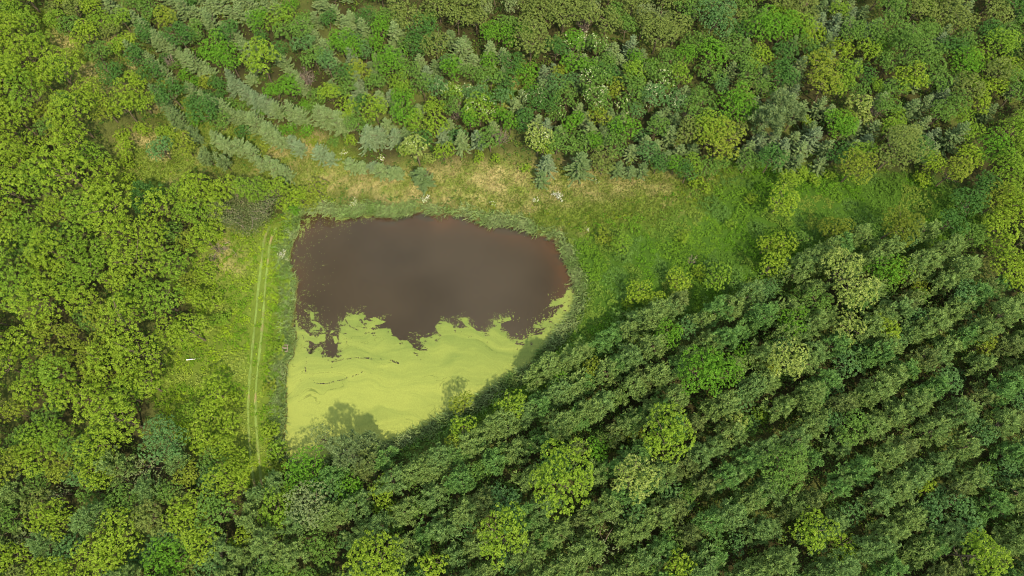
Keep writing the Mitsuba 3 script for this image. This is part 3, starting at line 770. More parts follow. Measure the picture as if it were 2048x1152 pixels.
# hand-placed trees: x, y and width in the photograph, kind, look, zone, (own label)
B, S, P, F, U, Q = 'broad', 'star', 'pine', 'spruce', 'plume', 'tufted'
HAND = [
    # upper left
    (222, 146, 58, B, 'dark', 'TL', 'tall dark green tree on the edge of the left wood, beside the narrow upper glade'), (194, 112, 42, B, 'mid', 'TL'), (270, 110, 46, B, 'dark', 'TL'), (300, 140, 50, B, 'dark', 'TL'),
    (250, 80, 44, B, 'yg', 'TL'), (235, 90, 40, B, 'yg2', 'TL'), (267, 178, 54, B, 'yg', 'TL'), (285, 205, 50, B, 'yellow', 'TL'), (250, 215, 60, B, 'yg', 'TL'),
    (344, 188, 56, B, 'dark', 'TL'), (385, 205, 40, B, 'dark', 'TL'), (412, 222, 62, B, 'dark', 'TL'), (436, 238, 40, B, 'mid', 'TL'),
    (430, 92, 62, B, 'green', 'TL', 'big rounded bright green tree among the conifer rows, upper left'), (460, 122, 60, B, 'green', 'TL', 'bright green tree touching the big rounded one, upper left'),
    (524, 126, 76, S, 'yellow', 'TL', 'yellow-green tree with star-like branches right of the big rounded bright tree'), (578, 172, 46, B, 'green', 'TL'), (555, 185, 40, B, 'green', 'TL'),
    (510, 38, 48, B, 'green', 'TL'), (556, 31, 60, B, 'yg2', 'TL'), (575, 60, 46, B, 'mid', 'TL'), (600, 59, 50, S, 'mid', 'TL'), (680, 83, 54, B, 'green', 'TL'), (655, 40, 40, B, 'dark', 'TL'),
    (360, 75, 56, B, 'dark', 'TL'), (395, 62, 40, B, 'mid', 'TL'), (335, 40, 50, B, 'olyel', 'TL'), (300, 20, 44, B, 'mid', 'TL'), (455, 60, 46, B, 'dark', 'TL'), (290, 62, 40, B, 'dark', 'TL'),
    (610, 95, 44, B, 'teal', 'TL'), (560, 100, 40, B, 'dark', 'TL'), (630, 120, 44, B, 'mid', 'TL'), (655, 130, 48, B, 'teal', 'TL'), (690, 150, 40, B, 'dark', 'TL'),
    (330, 265, 30, B, 'yellow', 'TL', 'small bright yellow-green bush above the bluish one in the left clearing'), (323, 297, 46, B, 'teal', 'TL', 'bluish green bush standing in the left clearing'), (340, 275, 28, B, 'yellow', 'TL'),
    (368, 288, 50, B, 'olyel', 'TL', 'olive yellow bush right of the bluish one in the left clearing'), (246, 272, 34, B, 'yg', 'TL', 'top bush of the yellow-green column at the left of the clearing'), (250, 297, 38, B, 'yg', 'TL', 'middle bush of the yellow-green column at the left of the clearing'), (256, 323, 34, B, 'yg', 'TL', 'bottom bush of the yellow-green column at the left of the clearing'),
    (285, 262, 30, B, 'yg', 'TL'), (415, 313, 28, P, 'sage', 'TL', 'left of two low grey shrubs on the clearing'), (450, 324, 22, P, 'sage', 'TL', 'right of two low grey shrubs on the clearing'), (414, 165, 30, B, 'olyel', 'TL'), (526, 222, 26, B, 'green', 'TL'), (535, 297, 22, B, 'olyel', 'TL'),
    (205, 345, 58, B, 'yg', 'LW'), (258, 362, 32, B, 'yg', 'TL'), (288, 392, 66, P, 'dark', 'CL', 'dark shaded conifer left of the yellow-green clump'),
    (597, 296, 40, U, 'blue', 'TL', 'bluish conifer alone at the upper left end of the dry meadow'), (585, 285, 30, U, 'blue', 'TL'), (640, 306, 42, U, 'blue', 'TL', 'low bluish conifer right of the lone one at the left end of the meadow'), (660, 318, 30, U, 'blue', 'TL'),
    # behind the meadow
    (735, 270, 56, F, 'blue', 'TM', 'broad bluish spruce, left one of two broad spruces behind the meadow'), (757, 268, 48, F, 'blue', 'TM'), (790, 274, 38, F, 'blue', 'TM', 'bluish spruce just right of the broad pair behind the meadow'), (812, 270, 34, F, 'fir', 'TM'), (680, 245, 46, F, 'sage', 'TM'), (655, 235, 44, F, 'sage', 'TM'),
    (705, 205, 34, F, 'blue', 'TM'), (718, 180, 36, F, 'blue', 'TM'), (782, 195, 36, F, 'blue', 'TM'), (838, 130, 40, F, 'sage', 'TM'), (855, 150, 34, F, 'blue', 'TM'), (790, 70, 46, F, 'sage', 'TM'), (730, 62, 46, F, 'sage', 'TM'), (705, 40, 40, F, 'sage', 'TM'),
    (922, 95, 50, F, 'sage', 'TM'), (950, 120, 36, F, 'sage', 'TM'), (982, 103, 44, F, 'sage', 'TM', 'tall pale spruce standing above the small glade, left of its twin'), (1008, 112, 38, F, 'sage', 'TM', 'greyer spruce right of the tall pale one above the small glade'),
    (1087, 148, 34, F, 'blue', 'TM', 'left of two bluish spruces at the right edge of the small glade'), (1104, 140, 30, F, 'blue', 'TM', 'right of two bluish spruces at the right edge of the small glade'),
    (1165, 125, 36, F, 'sage', 'TM'), (1215, 118, 36, F, 'fir', 'TM'), (1262, 98, 44, F, 'blue', 'TM'), (885, 272, 34, F, 'blue', 'TM'), (922, 285, 40, F, 'sage', 'TM'), (957, 278, 40, F, 'blue', 'TM'), (985, 258, 32, F, 'sage', 'TM'),
    (1092, 255, 36, F, 'blue', 'TM'), (1121, 265, 32, F, 'sage', 'TM'), (1180, 263, 40, F, 'sage', 'TM', 'pointed grey-green spruce left of the rounded vivid green tree behind the meadow'), (1207, 260, 30, F, 'fir', 'TM'),
    (1265, 300, 40, F, 'sage', 'TM'), (1290, 285, 36, F, 'sage', 'TM'), (1312, 292, 38, F, 'sage', 'TM'), (1338, 272, 42, F, 'sage', 'TM'), (1315, 240, 40, F, 'fir', 'TM'),
    (1095, 325, 44, F, 'blue', 'TM', 'bluish spruce standing into the meadow, left of the tallest edge spruce'), (1083, 357, 34, F, 'fir', 'TM', 'small dark spruce out on the meadow below the bluish one'), (1158, 330, 56, F, 'fir', 'TM', 'broad dark spruce on the meadow edge right of the centre'), (1208, 325, 54, B, 'olive', 'TM'),
    (1238, 335, 34, F, 'fir', 'TM'), (1262, 340, 28, F, 'fir', 'TM'), (1284, 338, 30, F, 'fir', 'TM'), (1330, 320, 36, F, 'fir', 'TM'), (1355, 305, 36, F, 'sage', 'TM'),
    (701, 330, 34, U, 'sage', 'TM', 'leftmost shrub of the grey-green row on the dry meadow'), (722, 333, 30, U, 'sage', 'TM'), (745, 332, 26, U, 'blue', 'TM'), (762, 340, 38, U, 'sage', 'TM'), (783, 345, 34, U, 'sage', 'TM'), (797, 347, 28, U, 'sage', 'TM', 'rightmost shrub of the grey-green row on the dry meadow'),
    (849, 356, 46, F, 'fir', 'TM', 'low dark spruce alone on the dry meadow, its branches spread flat'), (830, 350, 24, U, 'fir', 'TM'),
    (1062, 90, 74, B, 'olive', 'TS', 'big rounded olive tree right above the small glade'), (1113, 84, 38, B, 'olive', 'TS'), (1120, 148, 38, B, 'olyel', 'TM'), (1147, 85, 46, B, 'green', 'TM'), (1150, 128, 48, B, 'green', 'TM', 'vivid green column of a tree right of the big rounded olive one'),
    (1196, 92, 40, B, 'mid', 'TM'), (1267, 150, 52, S, 'yg2', 'TM'), (1310, 140, 50, B, 'mid', 'TM'), (1340, 115, 50, B, 'mid', 'TM'), (1225, 175, 46, B, 'olyel', 'TM'), (1186, 168, 62, B, 'mid', 'TM'), (1193, 205, 60, B, 'mid', 'TM'),
    (1135, 190, 56, B, 'mid', 'TM'), (1073, 195, 56, B, 'dark', 'TM'), (1100, 205, 50, B, 'dark', 'TM'), (1256, 205, 46, B, 'mid', 'TM'), (1305, 195, 56, B, 'teal', 'TM'), (1355, 200, 50, B, 'teal', 'TM'), (1330, 165, 46, B, 'mid', 'TM'),
    (778, 118, 68, B, 'green', 'TM'), (720, 140, 48, B, 'olyel', 'TM'), (700, 95, 44, B, 'green', 'TM'), (846, 60, 60, B, 'dark', 'TM'), (871, 92, 54, B, 'olive', 'TM'), (902, 143, 52, B, 'green', 'TM'), (945, 148, 38, B, 'mid', 'TM'), (975, 60, 50, B, 'green', 'TM'), (1010, 66, 44, B, 'green', 'TM'),
    (800, 165, 50, B, 'yg2', 'TM'), (845, 175, 44, B, 'mid', 'TM'), (875, 180, 44, B, 'teal', 'TM'), (690, 175, 40, B, 'mid', 'TM'), (755, 165, 44, B, 'mid', 'TM'), (905, 185, 40, B, 'yg2', 'TM'), (933, 185, 38, B, 'teal', 'TM'),
    (660, 185, 44, B, 'yellow', 'TM'), (690, 215, 48, B, 'yellow', 'TM', 'leftmost bright yellow-green tree of the band behind the meadow'), (749, 219, 58, B, 'yellow', 'TM'), (808, 222, 58, B, 'green', 'TM'), (866, 215, 50, B, 'yellow', 'TM', 'bright yellow tree left of the bare brown bush, upper half'), (870, 250, 46, B, 'yellow', 'TM', 'bright yellow tree left of the bare brown bush, lower half'), (832, 245, 40, B, 'yg2', 'TM'),
    (833, 302, 60, S, 'pale', 'TM', 'pale yellow flowering tree at the meadow edge left of the bare brown bush'), (888, 308, 38, B, 'yellow', 'TM', 'small bright yellow-green tree right of the pale flowering one'), (806, 300, 26, B, 'yellow', 'TM'), (860, 318, 24, B, 'pale', 'TM'), (701, 281, 26, B, 'yellow', 'TM', 'lone small bright yellow bush below the left spruces'),
    (958, 220, 60, B, 'yg2', 'TM'), (940, 240, 40, B, 'green', 'TM'), (1000, 203, 42, B, 'teal', 'TM', 'bluish green tree at the lower edge of the small glade'), (1020, 250, 38, B, 'green', 'TM'), (1076, 282, 58, S, 'pale', 'TM', 'pale yellow flowering tree at the meadow edge right of the small glade'), (1086, 300, 40, B, 'yellow', 'TM'),
    (1145, 245, 42, B, 'green', 'TM'), (1112, 225, 38, B, 'mid', 'TM'), (1190, 288, 36, B, 'green', 'TM'), (1250, 262, 58, B, 'green', 'TM', 'rounded vivid green tree among the spruces behind the meadow'), (1200, 235, 46, B, 'olyel', 'TM'), (1270, 225, 40, B, 'teal', 'TM'),
    (960, 317, 24, B, 'yellow', 'TM'), (992, 318, 22, B, 'yellow', 'TM'), (1048, 340, 20, B, 'yellow', 'TM'),
    (635, 385, 46, B, 'olyel', 'CL', 'rounded olive yellow bush at the upper left corner of the pond'), (600, 392, 40, B, 'yg', 'CL'), (575, 395, 44, B, 'yg', 'CL'), (585, 415, 28, B, 'green', 'CL'), (550, 378, 44, B, 'yellow', 'CL'), (617, 405, 30, B, 'olyel', 'CL'), (560, 472, 24, B, 'yellow', 'CL', 'small bright yellow bush between wheel track and pond, upper end'),
    # upper right
    (1424, 262, 74, B, 'yellow', 'RT', 'big yellow-green tree above the right end of the meadow, left half of the pair'), (1443, 275, 86, B, 'olyel', 'RT', 'big olive yellow tree above the right end of the meadow, right half of the pair'), (1376, 344, 48, B, 'dark', 'RT'), (1412, 330, 44, B, 'mid', 'RT'), (1440, 325, 40, B, 'mid', 'RT'),
    (1428, 38, 80, B, 'teal', 'RT'), (1535, 45, 80, B, 'green', 'RT', 'big vivid green tree near the top edge, upper right'), (1572, 50, 70, B, 'green', 'RT'), (1504, 35, 56, B, 'mid', 'RT'), (1522, 108, 52, B, 'yellow', 'RT', 'bright yellow-green tree under the big vivid green one, upper right'), (1424, 105, 64, B, 'green', 'RT'), (1424, 140, 54, B, 'mid', 'RT'), (1372, 115, 52, B, 'green', 'RT'), (1365, 150, 46, B, 'yg2', 'RT'),
    (1668, 45, 40, F, 'blue', 'RT'), (1640, 42, 36, F, 'blue', 'RT'), (1660, 70, 40, F, 'blue', 'RT'), (1695, 38, 36, F, 'blue', 'RT'), (1744, 58, 44, F, 'blue', 'RT'), (1628, 72, 46, B, 'yg', 'RT'), (1685, 96, 48, B, 'yg', 'RT'), (1735, 104, 44, B, 'yellow', 'RT', 'rightmost bright yellow-green tree of the upper right wood'), (1610, 95, 40, B, 'mid', 'RT'),
    (1790, 60, 76, B, 'mid', 'RT'), (1815, 100, 76, B, 'mid', 'RT'), (1770, 90, 50, B, 'green', 'RT'), (1862, 60, 50, B, 'mid', 'RT'), (1872, 92, 40, F, 'blue', 'RT'), (1880, 30, 46, B, 'olive', 'RT'), (1925, 40, 56, B, 'olive', 'RT'), (1990, 30, 60, B, 'olive', 'RT'), (1835, 20, 56, B, 'olive', 'RT'),
    (1931, 125, 66, B, 'green', 'RT'), (1910, 150, 40, B, 'mid', 'RT'), (2000, 95, 60, B, 'yg2', 'RT'), (2020, 130, 56, B, 'yg', 'RT'), (1570, 149, 66, B, 'dark', 'RT'), (1494, 146, 60, B, 'mid', 'RT'), (1473, 205, 74, B, 'green', 'RT', 'vivid green tree above the big yellow-green pair, upper right'), (1500, 110, 40, B, 'mid', 'RT'), (1440, 175, 40, B, 'teal', 'RT'),
    (1640, 130, 60, B, 'olyel', 'RT'), (1652, 170, 66, B, 'olyel', 'RT', 'tall olive yellow tree in the middle of the upper right wood'), (1692, 140, 58, B, 'yg2', 'RT'), (1775, 130, 56, B, 'mid', 'RT'), (1824, 160, 66, B, 'yg', 'RT'), (1790, 185, 44, B, 'mid', 'RT'), (1730, 150, 40, B, 'dark', 'RT'), (1868, 165, 46, B, 'mid', 'RT'),
    (1719, 208, 48, S, 'pale', 'RT', 'pale yellow upright tree in the middle of the upper right wood'), (1728, 235, 36, S, 'pale', 'RT'), (1553, 215, 70, P, 'sage', 'RT', 'broad grey-green conifer, upper of the two, upper right'), (1535, 245, 66, P, 'sage', 'RT'), (1590, 230, 46, P, 'sage', 'RT'), (1588, 188, 36, F, 'blue', 'RT', 'dark bluish spruce between the broad grey conifer and the olive yellow tree'), (1566, 175, 34, F, 'sage', 'RT'),
    (1845, 208, 50, F, 'sage', 'RT'), (1820, 222, 46, F, 'fir', 'RT'), (1880, 195, 40, F, 'blue', 'RT'), (1763, 200, 44, F, 'sage', 'RT'), (1775, 175, 36, F, 'sage', 'RT'), (1882, 228, 56, B, 'mid', 'RT'), (1675, 240, 58, B, 'green', 'RT'), (1690, 262, 56, B, 'green', 'RT'), (1635, 218, 40, F, 'sage', 'RT'), (1612, 250, 28, B, 'yellow', 'RT'),
    (1515, 285, 42, F, 'blue', 'RT'), (1545, 275, 40, F, 'blue', 'RT'), (1565, 290, 46, F, 'blue', 'RT'), (1622, 278, 50, F, 'blue', 'RT'), (1600, 300, 46, F, 'sage', 'RT'), (1650, 295, 40, F, 'sage', 'RT'), (1734, 283, 36, F, 'blue', 'RT'), (1496, 300, 46, F, 'sage', 'RT'), (1700, 295, 36, F, 'sage', 'RT'),
    (1542, 322, 56, B, 'dark', 'RT', 'dark bluish green tree at the wood edge above the green hollow'), (1796, 296, 104, B, 'olive', 'RT', 'very broad olive tree at the wood edge above the green hollow'), (1709, 335, 72, B, 'olyel', 'RT', 'rounded olive yellow tree at the wood edge left of the very broad olive one'), (1850, 280, 36, F, 'blue', 'RT'), (1868, 270, 36, F, 'blue', 'RT'), (1905, 275, 60, F, 'fir', 'RT'), (1925, 240, 44, B, 'yg2', 'RT'), (1955, 212, 46, B, 'yg', 'RT'), (1985, 180, 46, B, 'yg', 'RT'), (2018, 152, 44, B, 'yg2', 'RT'),
    (1862, 328, 56, B, 'yg', 'RE'), (1903, 345, 66, B, 'olyel', 'RE', 'rounded yellow-green tree at the right end of the green hollow'), (1935, 315, 56, B, 'yg', 'RE'), (1845, 358, 34, B, 'yg', 'RE'), (1577, 362, 36, B, 'yellow', 'RE'), (1563, 400, 70, B, 'yg', 'RE', 'yellow-green bush standing alone in the green hollow'), (1600, 352, 34, B, 'yellow', 'RE'), (1625, 360, 26, B, 'yellow', 'RE'), (1655, 352, 22, B, 'yellow', 'RE'), (1390, 365, 30, B, 'yg', 'RE'), (1410, 380, 24, B, 'yg', 'RE'),
    (1990, 290, 70, B, 'green', 'RE'), (2030, 260, 70, B, 'yg2', 'RE'), (2010, 340, 70, B, 'yg2', 'RE'), (1965, 370, 60, B, 'dark', 'RE'), (2000, 400, 80, B, 'olyel', 'RE'), (2035, 420, 90, B, 'yg', 'RE', 'large yellow-green tree cut by the right edge beside the green hollow'), (1995, 450, 70, B, 'yg', 'RE'), (2025, 535, 90, B, 'yg', 'RE', 'lower large yellow-green tree cut by the right edge above the planted rows'), (1940, 270, 44, B, 'yg2', 'RE'),
    (1905, 440, 70, B, 'dark', 'RE'), (1940, 410, 64, B, 'dark', 'RE'), (1955, 470, 60, B, 'mid', 'RE'), (1500, 400, 26, B, 'yg', 'RE'), (1460, 450, 22, B, 'yg2', 'LU'),
    # bushes in the hollow and along the near edge of it
    (1365, 472, 30, B, 'yellow', 'LU', 'small bright yellow bush in the hollow right of the pond'), (1240, 490, 44, B, 'yg2', 'LU', 'leafy bush right of the upper right corner of the pond'), (1210, 478, 36, B, 'olyel', 'LU'), (1250, 505, 32, B, 'mid', 'LU'), (1272, 585, 56, B, 'yg', 'LU', 'rounded yellow-green bush in the hollow beside the planted rows'), (1310, 600, 40, B, 'yg', 'LU'), (1255, 608, 26, B, 'yg', 'LU'), (1360, 560, 44, B, 'yg', 'LU'), (1400, 545, 30, B, 'yg', 'LU'),
    (1435, 552, 50, B, 'yg2', 'LU'), (1470, 560, 46, B, 'mid', 'LU'), (1542, 528, 54, B, 'yg', 'PP'), (1570, 490, 50, B, 'yg', 'LU'), (1530, 495, 40, B, 'yg', 'LU'), (1600, 480, 40, B, 'mid', 'LU'), (1238, 632, 36, B, 'mid', 'LU'), (1681, 466, 70, B, 'olyel2', 'LU', 'dark olive yellow tree at the upper end of the planted rows, left one'), (1740, 470, 40, B, 'mid', 'PP'), (1792, 453, 76, B, 'olyel2', 'LU', 'dark olive yellow tree at the upper end of the planted rows, right one'),
    # standing out among the planted rows
    (1681, 548, 82, S, 'pale', 'PP', 'large pale yellow flowering tree, upper of the two, in the right planted rows'), (1705, 590, 80, S, 'pale', 'PP', 'large pale yellow flowering tree, right of its taller twin, in the right planted rows'), (1688, 662, 62, S, 'pale', 'PP', 'pale yellow flowering tree, lowest of the three on the right'), (1765, 543, 66, B, 'green', 'PP'), (1800, 545, 60, B, 'yg2', 'PP'), (1635, 608, 66, B, 'mid', 'PP'), (1591, 644, 66, B, 'green', 'PP', 'rounded vivid green tree lower left of the large pale yellow trees'),
    (1570, 713, 92, S, 'pale', 'PP', 'broad yellow tree in the planted rows right of the bright green one'), (1530, 725, 50, B, 'olyel', 'PP'), (1834, 637, 46, B, 'teal', 'PP'), (1917, 588, 54, B, 'teal', 'PP'), (1879, 686, 36, B, 'teal', 'PP'), (1970, 690, 50, B, 'olyel', 'PP'), (1840, 575, 40, B, 'olyel', 'PP'), (1760, 660, 54, B, 'yg', 'PP'), (1690, 730, 54, B, 'teal', 'PP'), (1725, 700, 50, B, 'teal', 'PP'), (1790, 680, 40, B, 'teal', 'PP'),
    (1400, 748, 96, B, 'green', 'PP', 'broad bright green tree in the middle of the planted rows'), (1440, 740, 70, B, 'green', 'PP'), (1335, 673, 62, B, 'green', 'PP', 'bright green tree in the first rows right of the pond'), (1420, 715, 50, B, 'mid', 'PP'), (1485, 715, 46, B, 'green', 'PP'), (1480, 795, 54, B, 'teal', 'PP'), (1322, 862, 110, S, 'yellow', 'PP', 'very broad yellow-green tree in the middle planted rows, right one'), (1460, 853, 46, S, 'pale', 'PP', 'small yellow tree right of the very broad yellow-green one'), (1520, 830, 40, B, 'yg2', 'PP'), (1495, 850, 36, B, 'teal', 'PP'), (1555, 812, 34, B, 'yg2', 'PP'),
    (1190, 900, 50, B, 'green', 'PP', 'narrow bright green tree touching the very broad yellow-green one'), (1190, 938, 40, B, 'yg2', 'PP'), (1128, 958, 136, S, 'yellow', 'PP', 'broadest yellow-green tree of the bottom centre'), (1256, 957, 102, S, 'pale', 'PP', 'pale yellow-green tree right of the broadest one, bottom centre'), (1003, 1075, 114, S, 'yellow', 'PP', 'yellow-green tree near the bottom edge, left of centre'), (756, 1118, 130, S, 'yg', 'PP', 'broad yellow-green tree cut by the bottom edge'), (867, 1134, 60, S, 'yg', 'PP'), (763, 985, 50, S, 'yellow', 'PP', 'upright yellow tree below the bare brown bush, bottom left of centre'), (765, 1020, 46, S, 'yellow', 'PP'),
    (1027, 811, 64, S, 'yellow', 'PP', 'bright yellow-green tree on the pond side of the planted rows'), (920, 855, 50, S, 'yellow', 'PP', 'bright yellow-green tree just below the duckweed shore'), (915, 885, 44, B, 'olyel', 'PP'), (926, 804, 44, B, 'olyel', 'PP', 'small olive yellow tree at the shadowed lower shore'), (1185, 740, 48, B, 'olyel', 'PP'), (1115, 755, 44, B, 'green', 'PP'), (1262, 870, 40, B, 'olyel', 'PP'),
    (923, 1050, 46, B, 'teal', 'PP'), (1013, 1002, 66, B, 'teal', 'PP'), (845, 1092, 36, B, 'teal', 'PP'), (1340, 970, 46, B, 'teal', 'PP'), (1270, 1019, 54, B, 'teal', 'PP'), (700, 975, 54, B, 'green', 'PP'), (660, 985, 60, B, 'teal', 'PP'), (1620, 1060, 84, B, 'yellow', 'PP', 'vivid yellow-green tree at the lower right, left of the corner one'), (1686, 1092, 60, S, 'yellow', 'PP'), (1928, 1112, 96, S, 'yellow', 'PP', 'bright yellow-green tree in the lower right corner'), (1850, 975, 46, B, 'yg', 'PP'), (1945, 1060, 60, B, 'teal', 'PP'), (1905, 1010, 60, B, 'teal', 'PP'), (1855, 1030, 50, B, 'teal', 'PP'), (2005, 1015, 50, B, 'teal', 'PP'), (2020, 940, 60, B, 'teal', 'PP'), (1970, 960, 50, B, 'teal', 'PP'),
    (1211, 1085, 88, 'sparse', 'grey', 'PP', 'pale thin tree with white limbs showing, bottom centre'), (1360, 1135, 60, S, 'yg', 'PP'), (1700, 850, 70, B, 'mid', 'PP'), (1660, 840, 50, B, 'teal', 'PP'), (1560, 930, 90, B, 'mid', 'PP'), (1960, 870, 60, B, 'teal', 'PP'), (2030, 800, 50, B, 'teal', 'PP'),
    # lower left
    (330, 880, 90, B, 'teal', 'LM', 'dull bluish green tree at the edge of the left wood below the white pipe'), (300, 935, 70, 'sparse', 'grey', 'LM', 'grey thinly leaved tree below the dull bluish green one, lower left'), (260, 965, 60, 'sparse', 'grey', 'LM'), (448, 968, 92, B, 'yg', 'LM', 'yellow-green tree at the lower end of the wheel track'), (375, 953, 60, B, 'olyel', 'LM'), (375, 1030, 100, B, 'yg', 'LM', 'large yellow-green tree below the end of the wheel track'), (410, 1075, 80, B, 'yg', 'LM'), (555, 1023, 80, B, 'yg2', 'LM'), (618, 946, 90, B, 'green', 'LM', 'bright green tree below the lower left corner of the pond'), (580, 985, 50, B, 'yg2', 'LM'),
    (628, 1009, 86, B, 'grey', 'LM', 'pale grey-green tree below the bright one at the pond corner'), (226, 1075, 110, B, 'yg', 'LM', 'large yellow-green tree near the bottom edge, left'), (200, 1110, 80, B, 'yg', 'LM'), (104, 1040, 86, B, 'yg', 'LM'), (121, 985, 60, 'sparse', 'grey', 'LM'), (175, 980, 54, B, 'mid', 'LM'), (205, 1010, 44, B, 'mid', 'LM'), (295, 1035, 80, B, 'olive', 'LM'), (330, 1125, 90, B, 'green', 'LM'), (445, 1105, 70, P, 'pine2', 'LM'), (420, 1135, 60, B, 'teal', 'LM'), (25, 1115, 70, B, 'yg', 'LM'), (50, 1080, 60, 'sparse', 'grey', 'LM'), (140, 1095, 60, B, 'teal', 'LM'), (90, 1135, 60, B, 'yg', 'LM'), (30, 1035, 56, B, 'mid', 'LM'), (335, 985, 50, B, 'mid', 'LM'), (500, 1035, 60, P, 'pine', 'LM'), (540, 1090, 70, P, 'pine', 'LM'), (480, 1080, 50, B, 'yg', 'LM'),
    (640, 872, 60, 'sparse', 'grey', 'PP', 'grey-green tree leaning over the duckweed at the lower left shore'), (700, 905, 84, P, 'sage', 'PP', 'feathery grey-green pine on the lower shore, right of the leaning tree'), (735, 890, 60, P, 'sage', 'PP'),
    # low scrub left of the track
    (430, 785, 56, B, 'yg', 'DA'), (420, 830, 56, B, 'yg', 'DA'), (450, 850, 56, B, 'yg', 'DA'), (400, 875, 56, B, 'yg', 'DA'), (450, 895, 60, B, 'yg', 'DA'), (475, 920, 50, B, 'yg', 'DA'), (430, 925, 56, B, 'mid', 'DA'), (470, 800, 34, B, 'yg', 'DA'), (380, 830, 44, B, 'yg2', 'DA'), (540, 860, 36, B, 'yg', 'DA'), (555, 900, 40, B, 'yg2', 'DA'), (552, 695, 30, B, 'yellow', 'DA', 'bright yellow-green bush left of the wooden frame'), (540, 770, 26, B, 'olyel', 'DA'), (420, 600, 40, B, 'yg', 'DA'), (440, 640, 36, B, 'yg2', 'DA'), (395, 600, 46, B, 'yg', 'DA'), (410, 545, 44, B, 'yg', 'DA'), (380, 565, 40, B, 'olyel', 'DA'), (560, 935, 36, B, 'olyel', 'DA'),
]
# conifers planted in lines, upper left: (start, end, number, width, look)
LINES = [((275, 50), (418, 145), 9, 40, 'sage'), ((272, 100), (335, 150), 4, 32, 'sage'), ((310, 185), (352, 232), 4, 34, 'fir'), ((375, 180), (470, 232), 7, 36, 'sage'), ((462, 165), (545, 215), 6, 40, 'blue'),
         ((430, 275), (570, 343), 8, 36, 'sage'), ((485, 230), (560, 275), 5, 44, 'sage'), ((556, 215), (690, 240), 5, 46, 'sage'), ((340, -5), (460, 65), 7, 38, 'sage'), ((395, -5), (500, 40), 5, 36, 'sage'), ((350, 240), (395, 270), 3, 30, 'fir'), ((205, -5), (272, 45), 4, 38, 'sage'), ((610, 50), (668, 130), 5, 40, 'sage'), ((552, 102), (602, 172), 5, 36, 'sage'), ((640, 5), (705, 60), 4, 38, 'sage'), ((455, -8), (560, 12), 4, 36, 'sage'), ((470, 75), (505, 108), 3, 34, 'sage'), ((690, 92), (716, 165), 4, 34, 'blue')]
for a, b, n, wd, lk in LINES:
    n = int(round(n * 1.3))
    for k in range(n):
        t = k / max(n - 1, 1)
        HAND.append((a[0] + (b[0] - a[0]) * t + trng.normal(0, 3), a[1] + (b[1] - a[1]) * t + trng.normal(0, 3), wd * trng.uniform(0.72, 1.0), U if trng.random() < 0.6 else F, lk, 'RO'))
for row in HAND:
    plant(*row[:6], text=row[6] if len(row) > 6 else None, tall=1.3 if row[5] == 'RO' else 1.22 if row[5] == 'PP' and row[3] in (B, S) else 1.0)

# ------------------------------------------------------------------ the woods between them
ZONES = {
    'LW': [(-120, -90), (50, -90), (60, 20), (75, 75), (140, 155), (190, 195), (215, 215), (235, 235), (222, 270), (205, 330), (225, 390), (255, 425), (330, 425), (425, 470), (405, 520), (345, 545), (390, 600), (405, 640), (385, 690), (330, 712), (305, 770), (280, 840), (250, 880), (230, 915), (60, 965), (-120, 990)],
    'LX': [(95, -90), (270, -90), (260, 40), (225, 70), (160, 90), (110, 40)],
    'CL': [(335, 440), (335, 405), (362, 372), (430, 362), (505, 372), (535, 385), (535, 405), (470, 400), (440, 440), (425, 470)],
    'LM': [(-120, 990), (60, 965), (230, 915), (290, 900), (400, 935), (490, 965), (510, 985), (560, 960), (640, 930), (620, 1260), (-120, 1260)],
    'PP': [(650, 940), (745, 918), (860, 884), (930, 842), (1020, 795), (1100, 735), (1180, 685), (1250, 650), (1345, 608), (1440, 570), (1540, 533), (1620, 505), (1690, 476), (1830, 455), (1910, 490), (1950, 570), (2170, 600), (2170, 1260), (620, 1260)],
    'RE': [(1960, 290), (2170, 160), (2170, 600), (1990, 560), (1945, 450), (1960, 360)],
    'RT': [(1340, -90), (2170, -90), (2170, 160), (2000, 210), (1920, 270), (1860, 310), (1720, 330), (1600, 320), (1480, 330), (1375, 340), (1350, 250)],
    'TS': [(690, -90), (1340, -90), (1350, 95), (1250, 75), (1150, 55), (1000, 50), (880, 55), (760, 30)],
    'TM': [(690, 30), (760, 30), (880, 55), (1000, 50), (1150, 55), (1250, 75), (1350, 95), (1355, 330), (1250, 320), (1100, 300), (1060, 250), (960, 290), (760, 275), (700, 250), (650, 180)],
    'TR': [(275, 70), (350, 60), (470, 150), (560, 190), (690, 190), (690, 255), (590, 295), (470, 245), (385, 265), (300, 175)],
    'TL': [(270, -90), (690, -90), (690, 30), (650, 180), (560, 190), (470, 150), (350, 60), (290, 40)],
}
